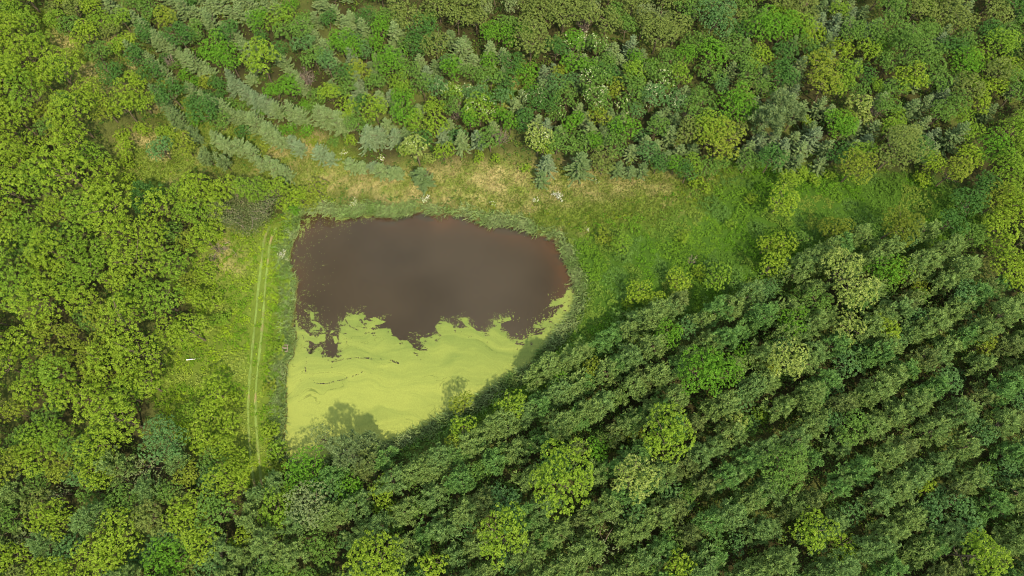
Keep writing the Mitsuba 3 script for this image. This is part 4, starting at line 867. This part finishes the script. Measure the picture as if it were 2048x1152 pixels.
MIX = {   # (kind, look, weight, smallest and largest crown radius)
    'LW': [(Q, 'yg', 5, 2.5, 4.0), (Q, 'yg2', 3, 2.3, 3.6), (B, 'yg', 1, 2.2, 3.2), (B, 'olyel', 0.5, 1.8, 2.6), (Q, 'mid', 0.4, 2.0, 2.8), (B, 'mid', 0.5, 1.6, 2.2)],
    'LX': [(B, 'yg', 3, 1.6, 2.6), (B, 'yg2', 2, 1.6, 2.4), (B, 'mid', 1, 1.6, 2.4), (B, 'olive', 1, 1.6, 2.2)],
    'CL': [(Q, 'yg', 3, 1.7, 2.8), (Q, 'yg2', 1.5, 1.7, 2.6)],
    'LM': [(B, 'yg', 2, 2.2, 3.2), (B, 'mid', 2, 2.0, 2.8), (P, 'pine', 1.5, 1.7, 2.4), (P, 'pine2', 1.5, 1.7, 2.4), (B, 'teal', 0.8, 1.5, 2.2), (B, 'olive', 1, 1.6, 2.4)],
    'PP': [(P, 'pine', 5, 1.7, 2.5), (P, 'pine2', 2.2, 1.7, 2.4), (P, 'pine3', 1.3, 1.6, 2.2), (P, 'pine4', 2.6, 1.6, 2.3), (B, 'teal', 1.0, 1.4, 1.9), (B, 'mid', 0.8, 1.4, 1.9)],
    'RE': [(B, 'yg2', 2, 2.0, 3.0), (B, 'yg', 2, 2.0, 3.0), (B, 'olive', 1, 1.8, 2.6)],
    'RT': [(B, 'mid', 2.4, 2.0, 3.0), (B, 'olive', 1.6, 2.0, 3.0), (B, 'dark', 1, 1.9, 2.6), (F, 'sage', 0.8, 1.4, 1.8), (F, 'fir', 0.6, 1.4, 1.8), (B, 'yg2', 0.8, 1.5, 2.2)],
    'TS': [(B, 'olive', 6, 2.2, 3.4), (B, 'mid', 0.8, 1.6, 2.4), (B, 'grey', 0.4, 1.6, 2.2)],
    'TM': [(B, 'mid', 2, 1.8, 2.5), (B, 'dark', 1.2, 1.7, 2.4), (F, 'sage', 1, 1.2, 1.7), (F, 'fir', 0.7, 1.2, 1.7), (B, 'green', 0.8, 1.4, 2.0), (B, 'teal', 0.8, 1.4, 2.0)],
    'TR': [(B, 'mid', 2, 1.0, 1.5), (B, 'dark', 2, 1.0, 1.6), (B, 'green', 1.5, 1.0, 1.5), (B, 'olyel', 0.7, 0.9, 1.3)],
    'TL': [(B, 'mid', 2, 1.4, 2.1), (B, 'dark', 2, 1.4, 2.1), (U, 'sage', 1.2, 1.2, 1.7), (B, 'green', 1, 1.4, 2.2), (B, 'teal', 0.7, 1.4, 2.0)],
}


def free(x, y, r, slack):
    return all((x - a) ** 2 + (y - b) ** 2 > ((r + c) * slack) ** 2 for a, b, c, *_ in placed)


for zn, pts in ZONES.items():
    poly = shapely.Polygon(pts)
    mix_ = MIX[zn]
    wts = np.array([m[2] for m in mix_]) / sum(m[2] for m in mix_)
    world = np.array([at(a, b, 4.0)[:2] for a, b in pts])
    lo, hi = world.min(0) - 1, world.max(0) + 1
    if zn == 'PP':                                   # planted in rows running up to the right
        d0 = at(1440, 920, 4)[:2], at(1748, 744, 4)[:2]
        rd = unit(d0[1] - d0[0])
        rn = np.array([rd[1], -rd[0]])
        cand = []
        for i in range(-40, 41):
            for j in np.arange(-90, 90, 1.95):
                cand.append(np.append(d0[0] + rn * (2.1 + 4.2 * i) + rd * (j + trng.normal(0, 0.4)) + rn * trng.normal(0, 0.17), i))
        cand = np.array(cand)
    else:
        cand = np.column_stack([trng.uniform(lo, hi, (int(np.prod(hi - lo) * 2.2), 2)), np.full(int(np.prod(hi - lo) * 2.2), -1)])
    cand = cand[(np.abs(cand[:, 0]) < 118) & (cand[:, 1] < 118)]
    a, b = to_px(cand[:, 0], cand[:, 1], np.full(len(cand), 4.5))
    ok = shapely.contains_xy(poly, a, b) & (a > -70) & (a < W + 70) & (b > -45) & (b < H + 75)
    for (x, y, row), u, v in zip(cand[ok], a[ok], b[ok]):
        kind, look, _, r0, r1 = mix_[trng.choice(len(mix_), p=wts)]
        r = float(trng.uniform(r0, r1))
        if look_up(SD, [x], [y])[0] < 1.2:
            continue
        if free(x, y, r, 0.38 if zn == 'PP' else 0.60 if zn in ('LW', 'LM') else 0.74 if zn in ('TL', 'TR') else 0.62):
            plant(u, v, 0, kind, look, zn + (f'{int(row)}' if zn == 'PP' else ''), hand=False, xy=(x, y), rad=r, tall=1.12 if zn == 'LW' else 1.0, stretch=zn == 'PP' and kind == P)

# past 300 of one kind the smallest in view are one object
byname = {}
for t in placed:
    byname.setdefault(t[3].rsplit('_', 1)[0] if t[3][-3:].isdigit() else t[3], []).append(t)
loose = []
for nm, ts in byname.items():
    if len(ts) > 300:
        def shown(t):
            i = t[4]
            vis = -20 < i['px'] < W + 20 and -20 < i['py'] < H + 20
            return (i['text'] is not None, vis, i['hand'], t[2] / math.hypot(t[0], t[1], CAM_Z))
        ts.sort(key=shown, reverse=True)
        loose += ts[298:]
for k, t in enumerate(loose):
    t[4]['stuff'] = True
    for j, part in enumerate(('trunk', 'crown')):
        scene[f'woodland__{2 * k + j:04d}'] = scene.pop(f'{t[3]}__{part}')
if loose:
    labels['woodland'] = {'label': 'smaller leafy trees filling the woods around the larger crowns', 'category': 'trees', 'kind': 'stuff'}

# ------------------------------------------------------------------ the thinly leaved tree with grey limbs above the track, and leafless bushes
def place(px, py, z=1.0):
    p = at(px, py, z)
    return float(p[0]), float(p[1]), float(ground_z(p[0], p[1]))


def limb_tree(rng, r, h):
    """Forked limbs of a dying tree, reaching its outer twigs."""
    out, ends = [tube([[0, 0, -0.3], [0.1, 0, h * 0.35], [0.1, 0.1, h * 0.5]], [0.26, 0.2, 0.15], 8)], []
    for k in range(11):
        a = 2 * np.pi * k / 11 + rng.normal(0, 0.2)
        s = np.array([0.1, 0.05, h * rng.uniform(0.35, 0.5)])
        e = np.array([math.cos(a) * r * rng.uniform(0.7, 0.95), math.sin(a) * r * rng.uniform(0.7, 0.95), h * rng.uniform(0.65, 0.98)])
        m1, m2 = s + (e - s) * 0.35 + rng.normal(0, 0.2, 3), s + (e - s) * 0.7 + rng.normal(0, 0.25, 3)
        out.append(tube([s, m1, m2, e], [0.09, 0.07, 0.045, 0.018], 5))
        for q in range(9):
            b = [m1, m2, e][q % 3] * 0.7 + [s, m1, m2][q % 3] * 0.3
            t = b + unit(unit(e - s) + rng.normal(0, 0.7, 3)) * r * rng.uniform(0.2, 0.42)
            out.append(tube([b, (b + t) / 2 + rng.normal(0, 0.08, 3), t], [0.032, 0.024, 0.010], 4))
            ends.append(t)
            for _ in range(2):
                c = b + (t - b) * rng.uniform(0.4, 0.9)
                w = c + unit(t - b + rng.normal(0, 0.8, 3)) * 0.8
                out.append(tube([c, (c + w) / 2, w], [0.022, 0.016, 0.008], 3))
                ends.append(w)
    return join(out), np.array(ends)


g = np.random.default_rng(303)
for px, py, rr, hh, txt in ((500, 424, 4.6, 5.6, 'broad half-bare tree with grey limbs standing over the upper end of the wheel track'),):
    x, y, z = place(px, py, 3.2)
    (v, f), ends = limb_tree(g, rr, hh)
    off = np.array([x, y, z])
    key = numbered('half_bare_tree')
    scene[key + '__trunk'] = mikit.ply((v + off, f), 'dead_matter', smooth=True)
    idx = np.repeat(np.arange(len(ends)), 26)
    c = ends[idx] + g.normal(0, 0.48, (len(idx), 3)) - [0, 0, 0.1]
    low = np.column_stack([g.normal(0, 0.42 * rr, 9000), g.normal(0, 0.42 * rr, 9000), g.uniform(1.8, 4.2, 9000)])
    low = low[np.hypot(low[:, 0], low[:, 1]) < rr * 0.98]
    c = np.vstack([c, low])
    L = 0.19 * g.uniform(0.7, 1.4, len(c))
    q = blades(c + off, unit(g.normal(0, 0.6, (len(c), 3)) + [0, 0, 0.8]), L, L * 0.6, g)
    v, f = quads_mesh(q)
    col = np.where(g.random((len(c), 1)) < 0.4, np.array([0.16, 0.18, 0.085]), np.array([0.085, 0.125, 0.04])) * g.uniform(0.75, 1.25, (len(c), 1))
    scene[key + '__crown'] = mikit.ply((v, f), 'leaf_matter', color=np.repeat(col, 4, axis=0))
    labels[key] = {'label': txt, 'category': 'tree'}

bare_mesh = [mikit.ply(bare(np.random.default_rng(400 + k), 1.0, 1.7), 'dead_matter', smooth=True) for k in range(3)]
for k, (px, py, wd, txt) in enumerate([
        (916, 232, 40, 'tall bare brown bush right of the bright yellow tree behind the meadow'), (753, 940, 46, 'bare dark brown bush among the pines below the duckweed'), (833, 92, 34, 'bare reddish bush between spruces near the top, left of centre'),
        (1166, 62, 38, 'bare reddish bush near the top edge, right of the big rounded olive tree'), (618, 172, 46, 'bare pale brown bush between the conifer rows, upper left'), (1494, 68, 44, 'bare dark bush under the big vivid green tree, upper right'),
        (1000, 283, 40, 'bare grey bush at the meadow edge below the small glade'), (1008, 240, 34, 'bare pinkish bush just below the small glade'), (992, 866, 34, 'bare reddish bush in the planted rows right of the duckweed shore tree'), (1425, 690, 30, 'bare grey bush right of the bright green tree, near the pond'),
        (345, 132, 30, 'bare twiggy bush between the conifer lines, upper left'), (1465, 752, 36, 'bare brown bush right of the broad bright green tree in the planted rows'), (1372, 240, 30, 'bare bush at the wood edge left of the big yellow-green pair'),
        (1740, 230, 34, 'bare brown bush right of the pale yellow upright tree, upper right'), (440, 495, 34, 'low heap of grey dead twigs left of the wheel track'), (425, 512, 26, 'brown dead twigs below the grey heap left of the wheel track'), (1385, 520, 26, 'low dead twigs in the green hollow right of the pond')]):
    x, y, z = place(px, py, 1.4)
    s = metres(wd, (x, y, z)) / 2
    key = numbered('bare_bush')
    flat = 0.35 if 'twigs' in txt and 'low' in txt or 'brown dead' in txt else 1.5
    scene[key] = {**bare_mesh[k % 3], 'to_world': T().translate([x, y, z]).rotate([0, 0, 1], 77.0 * k).scale([s, s, s * flat])}
    labels[key] = {'label': txt, 'category': 'bush'}

# small white-flowering bushes on the banks and in the meadow
def flower_bush(rng, r):
    st_, fl = [], []
    for _ in range(9):
        d = unit(np.array([rng.normal(0, 0.7), rng.normal(0, 0.7), 0.8]))
        e = d * r * rng.uniform(0.8, 1.4)
        st_.append(tube([np.array([0, 0, -0.1]), e * 0.5 + rng.normal(0, 0.05, 3), e], [0.03, 0.02, 0.008], 3))
        fl.append(e + rng.normal(0, 0.17 * r, (26, 3)))
        fl.append(e * 0.7 + rng.normal(0, 0.15 * r, (12, 3)))
    return join(st_), np.vstack(fl)


for k, (px, py, r, dens, txt) in enumerate([
        (566, 511, 0.9, 1.0, 'white-flowering bush on the left bank of the pond'), (850, 400, 0.75, 0.8, 'white-flowering bush on the bank above the middle of the pond'), (706, 406, 0.7, 0.6, 'thin white-flowering bush on the bank above the left part of the pond'), (1119, 394, 0.9, 1.0, 'dense white-flowering bush on the right part of the meadow'),
        (1073, 402, 0.45, 0.7, 'small white-flowering plant left of the dense white bush on the meadow'), (765, 318, 0.6, 0.6, 'white-flowering bush behind the grey-green row on the meadow'), (686, 305, 0.5, 0.5, 'small white-flowering bush below the left spruces'), (1192, 366, 0.5, 0.5, 'small white-flowering plant below the broad dark edge spruce'),
        (1172, 460, 0.5, 0.4, 'whitish dead bush near the upper right corner of the pond'), (972, 160, 0.7, 0.8, 'white-flowering bush at the left edge of the small glade, upper one'), (960, 180, 0.8, 0.9, 'white-flowering bush at the left edge of the small glade, lower one'), (985, 408, 0.6, 0.35, 'leafy flowering bush on the bank right of the middle of the pond')]):
    x, y, z = place(px, py, 0.9)
    (v, f), fl = flower_bush(g, r)
    key = numbered('flowering_bush')
    off = np.array([x, y, z])
    scene[key + '__stems'] = mikit.ply((v + off, f), 'dead_matter', smooth=True)
    isf = g.random(len(fl)) < 0.62 * dens
    for part, sel, col, sz in (('flowers', isf, np.array([0.62, 0.64, 0.56]), 0.13), ('leaves', ~isf, np.array([0.15, 0.21, 0.03]), 0.17)):
        c = fl[sel] + off
        L = sz * g.uniform(0.7, 1.4, len(c))
        v, f = quads_mesh(blades(c, unit(g.normal(0, 0.5, (len(c), 3)) + [0, 0, 0.9]), L, L * 0.8, g))
        scene[f'{key}__{part}'] = mikit.ply((v, f), 'leaf_matter', color=np.repeat(col * g.uniform(0.8, 1.15, (len(c), 1)), 4, axis=0))
    labels[key] = {'label': txt, 'category': 'bush'}
    labels[f'{key}__flowers'] = labels[f'{key}__leaves'] = {'kind': 'stuff'}

# blossom on some trees: a part of the tree it sits on
nblossom = 0
for (x, y, r, key, inf) in list(placed):
    if inf['hand'] and not inf.get('stuff') and inf['zone'] == 'TM' and ((inf['look'] == 'pale') or any(math.hypot(inf['px'] - a, inf['py'] - b) < 16 for a, b in [(1186, 168), (1193, 205), (1073, 195), (1256, 205), (1305, 195), (1355, 200), (1145, 85), (1196, 92), (875, 180), (958, 220), (1112, 225), (905, 185), (1330, 165), (933, 185)])):
        q, tip, h, zc, *_ = proto(inf['kind'] if inf['kind'] != 'shrub' else 'broad', inf['size'], 0)
        ctr = q.mean(1)
        hi = ctr[:, 2] > zc + 0.25 * (h - zc)
        side = meshkit.noise(ctr / (0.45 * r) + nblossom * 13.0) > (0.55 if inf['look'] != 'pale' else 0.5)
        c = ctr[hi & side]
        c = c[g.random(len(c)) < 0.15]
        if len(c) < 8:
            continue
        c = c + g.normal(0, 0.05, c.shape) + [0, 0, 0.12]
        L = 0.20 * g.uniform(0.7, 1.3, len(c))
        v, f = quads_mesh(blades(c, unit(g.normal(0, 0.4, (len(c), 3)) + [0, 0, 0.9]), L, L * 0.8, g))
        scene[key + '__blossom'] = mikit.ply((v, f), 'leaf_matter', color=np.repeat(np.array([0.40, 0.46, 0.26]) * g.uniform(0.8, 1.15, (len(c), 1)), 4, axis=0), to_world=inf['m'])
        labels[key + '__blossom'] = {'kind': 'stuff'}
        inf['flower'] = True
        nblossom += 1

# ------------------------------------------------------------------ small man-made things
def rod(a, b, r, sides=10):
    a, b = np.array(a, float), np.array(b, float)
    n = (b - a) / np.linalg.norm(b - a)
    v, f = tube([a, a + n * 0.004, b - n * 0.004, b], [r * 0.9, r, r, r * 0.9], sides)
    k = len(v)
    v = np.vstack([v, [a], [b]])
    ring0, ring1 = np.arange(sides), np.arange(sides) + 3 * sides
    f = np.vstack([f, np.stack([np.roll(ring0, -1), ring0, np.full(sides, k)], 1), np.stack([ring1, np.roll(ring1, -1), np.full(sides, k + 1)], 1)])
    return v, f


pa, pb, pc = at(373, 719.6, 1.35), at(385, 718.4, 1.3), at(406, 716.4, 0.6)
scene['white_pipe__sleeve'] = mikit.ply(rod(pa, pb, 0.085, 14), 'white_paint', smooth=40)
scene['white_pipe__rod'] = mikit.ply(rod(pb, pc, 0.022, 10), 'white_paint', smooth=40)
labels['white_pipe'] = {'label': 'white pipe with a thin rod lying on the herbs left of the wheel track', 'category': 'pipe'}

# weathered frame of an old bench in the bank plants
fx, fy, fz = place(571, 697, 0.9)
a = np.array([fx, fy, fz + 0.62])


def box(c, e):
    m = trimesh.creation.box(extents=e)
    m.apply_translation(c)
    return np.array(m.vertices), np.array(m.faces)


for name, parts in (('side_rail', [box(a + [-0.38, 0, 0], (0.08, 1.15, 0.07))]), ('side_rail_001', [box(a + [0.38, 0, 0], (0.08, 1.15, 0.07))]), ('end_rail', [box(a + [0, -0.50, 0.012], (0.68, 0.09, 0.07))]), ('end_rail_001', [box(a + [0, 0.50, 0.012], (0.68, 0.09, 0.07))]),
                    ('board', [box(a + [0, 0.02, -0.02], (0.68, 0.20, 0.03))]), *[(f'leg{s}', [box(a + [dx, dy, -0.49], (0.07, 0.07, 0.9))]) for s, dx, dy in (('', -0.30, -0.40), ('_001', 0.30, -0.40), ('_002', -0.30, 0.40), ('_003', 0.30, 0.40))]):
    scene[f'wooden_frame__{name}'] = mikit.ply(join(parts), 'dead_matter')
labels['wooden_frame'] = {'label': 'weathered grey wooden frame half hidden in the bank plants beside the duckweed', 'category': 'frame'}

for px0, py0, px1, py1, r, txt in ((466, 501, 476, 515, 0.06, 'pale fallen branch lying in the bare patch left of the wheel track'), (450, 489, 461, 484, 0.05, 'grey fallen branch above the pale one left of the wheel track'), (1382, 525, 1395, 510, 0.06, 'grey fallen branch lying in the green hollow right of the pond')):
    p0, p1 = at(px0, py0, 1.05), at(px1, py1, 1.15)
    p0[2] = float(ground_z(p0[0], p0[1])) + 0.38
    p1[2] = float(ground_z(p1[0], p1[1])) + 0.48
    mid = (p0 + p1) / 2 + [0.05, 0.04, 0.05]
    br = p0 + (p1 - p0) * 0.6
    side = np.cross(unit(p1 - p0), [0, 0, 1.0])
    key = numbered('fallen_branch')
    scene[key] = mikit.ply(join([tube([p0, mid, p1], [r, r * 0.8, r * 0.4], 6), tube([br, br + side * 0.25 + (p1 - p0) * 0.15, br + side * 0.4 + (p1 - p0) * 0.3], [r * 0.5, r * 0.35, r * 0.15], 5)]), 'dead_matter', smooth=True)
    labels[key] = {'label': txt, 'category': 'branch'}

# ------------------------------------------------------------------ labels of the trees
WORD = {'broad': 'leafy tree', 'tufted': 'leafy tree', 'star': 'leafy tree', 'pine': 'pine', 'spruce': 'spruce', 'plume': 'conifer', 'sparse': 'thin tree', 'shrub': 'bush'}
CAT = {'pine': 'pine tree', 'spruce': 'spruce tree', 'plume': 'conifer', 'shrub': 'bush'}
MARKS = [(385, 718, 'the white pipe'), (571, 697, 'the wooden frame'), (500, 424, 'the half-bare grey tree'), (1128, 958, 'the broadest yellow-green tree'), (1003, 1075, 'the bright tree near the bottom edge'), (1256, 957, 'the pale tree, bottom centre'),
         (756, 1118, 'the broad tree cut by the bottom edge'), (1322, 862, 'the very broad yellow-green tree'), (1400, 748, 'the broad bright green tree'), (1570, 713, 'the broad yellow tree'), (1681, 548, 'the large pale yellow trees'), (1591, 644, 'the rounded vivid green tree'),
         (1335, 673, 'the bright green tree near the pond'), (1211, 1085, 'the pale white-limbed tree'), (1928, 1112, 'the bright tree in the corner'), (1620, 1060, 'the vivid tree, lower right'), (763, 985, 'the upright yellow tree'), (753, 940, 'the bare dark brown bush'),
         (1027, 811, 'the bright tree beside the pond'), (920, 855, 'the bright tree below the duckweed'), (1681, 463, 'the left dark olive yellow tree'), (1792, 450, 'the right dark olive yellow tree'), (1563, 400, 'the lone bush in the hollow'), (1796, 296, 'the very broad olive tree'),
         (1424, 270, 'the big yellow-green pair'), (1535, 45, 'the big vivid green tree'), (1652, 170, 'the tall olive yellow tree'), (1719, 208, 'the pale yellow upright tree'), (1553, 215, 'the broad grey-green conifers'), (1062, 90, 'the big rounded olive tree'), (982, 103, 'the tall pale spruce'),
         (1015, 165, 'the small glade'), (916, 232, 'the tall bare brown bush'), (866, 230, 'the bright yellow tree'), (735, 270, 'the broad bluish spruces'), (833, 302, 'the pale flowering tree'), (1250, 262, 'the rounded green tree behind the meadow'), (1076, 282, 'the pale tree at the meadow edge'),
         (430, 92, 'the big rounded green tree'), (524, 126, 'the star-like tree'), (618, 172, 'the bare pale brown bush'), (323, 297, 'the bluish bush in the clearing'), (222, 146, 'the tall dark green tree'), (620, 400, "the pond's upper left corner"), (573, 918, "the pond's lower left corner"),
         (510, 960, 'the end of the wheel track'), (330, 880, 'the dull bluish green tree'), (226, 1075, 'the large tree at bottom left'), (0, 0, 'the top left corner'), (0, 1152, 'the bottom left corner'), (2048, 0, 'the top right corner'), (0, 576, 'the middle of the left edge'),
         (0, 290, 'the upper left edge'), (0, 850, 'the lower left edge'), (2035, 420, 'the large tree at the right edge'), (2048, 800, 'the lower right edge'), (1154, 591, "the pond's right end"), (760, 340, 'the grey-green row on the meadow'), (849, 356, 'the lone spruce on the meadow'), (1158, 330, 'the broad dark edge spruce'),
         (1522, 108, 'the yellow-green tree, upper right'), (1372, 0, 'the top edge right of centre'), (900, 0, 'the top edge left of centre'), (1931, 125, 'the green tree near the right edge'), (1365, 472, 'the small yellow bush in the hollow'), (100, 200, 'the narrow upper glade')]
MP = np.array([m[:2] for m in MARKS], float)
ORD = ['nearest', 'second', 'third', 'fourth', 'fifth', 'sixth', 'seventh', 'eighth', 'ninth', 'tenth', 'eleventh', 'twelfth']
WAY = ['right of', 'upper right of', 'above', 'upper left of', 'left of', 'lower left of', 'below', 'lower right of']
sets = {}
for x, y, r, key, inf in placed:
    if inf.get('stuff'):
        continue
    cat = CAT.get(inf['kind'], 'tree')
    if inf['text']:
        labels[key] = {'label': inf['text'], 'category': cat}
        continue
    d = np.hypot(MP[:, 0] - inf['px'], MP[:, 1] - inf['py'])
    k = int(np.argmin(np.where(d < 14, 1e9, d)))
    a = math.atan2(MP[k, 1] - inf['py'], inf['px'] - MP[k, 0])
    way = WAY[int(round(a / (math.pi / 4))) % 8]
    bloom = 'white-flowering ' if inf.get('flower') else ''
    sets.setdefault((bloom + LOOKS[inf['look']][2] + ' ' + WORD[inf['kind']], way + ' ' + MARKS[k][2]), []).append((d[k], key, cat))
for (what, where), members in sets.items():
    members.sort()
    for i, (_, key, cat) in enumerate(members):
        labels[key] = {'label': f'{what} {where}' if len(members) == 1 else f'{ORD[min(i, 11)]} {what} {where}', 'category': cat}
        labels[key]['group'] = what + 's'
        if len(labels[key]['label'].split()) > 16:
            print('long', labels[key])
print('trees', len(placed), 'things', sum(not i.get('stuff') for *_, i in placed), 'protos', len(protos), 'plies', len(plies), 'tris', sum(len(meshkit.WRITTEN[d['filename']][1]) for d in scene.values() if d.get('type') == 'ply'), sum(len(meshkit.WRITTEN[d['filename']][1]) for d in plies.values()))
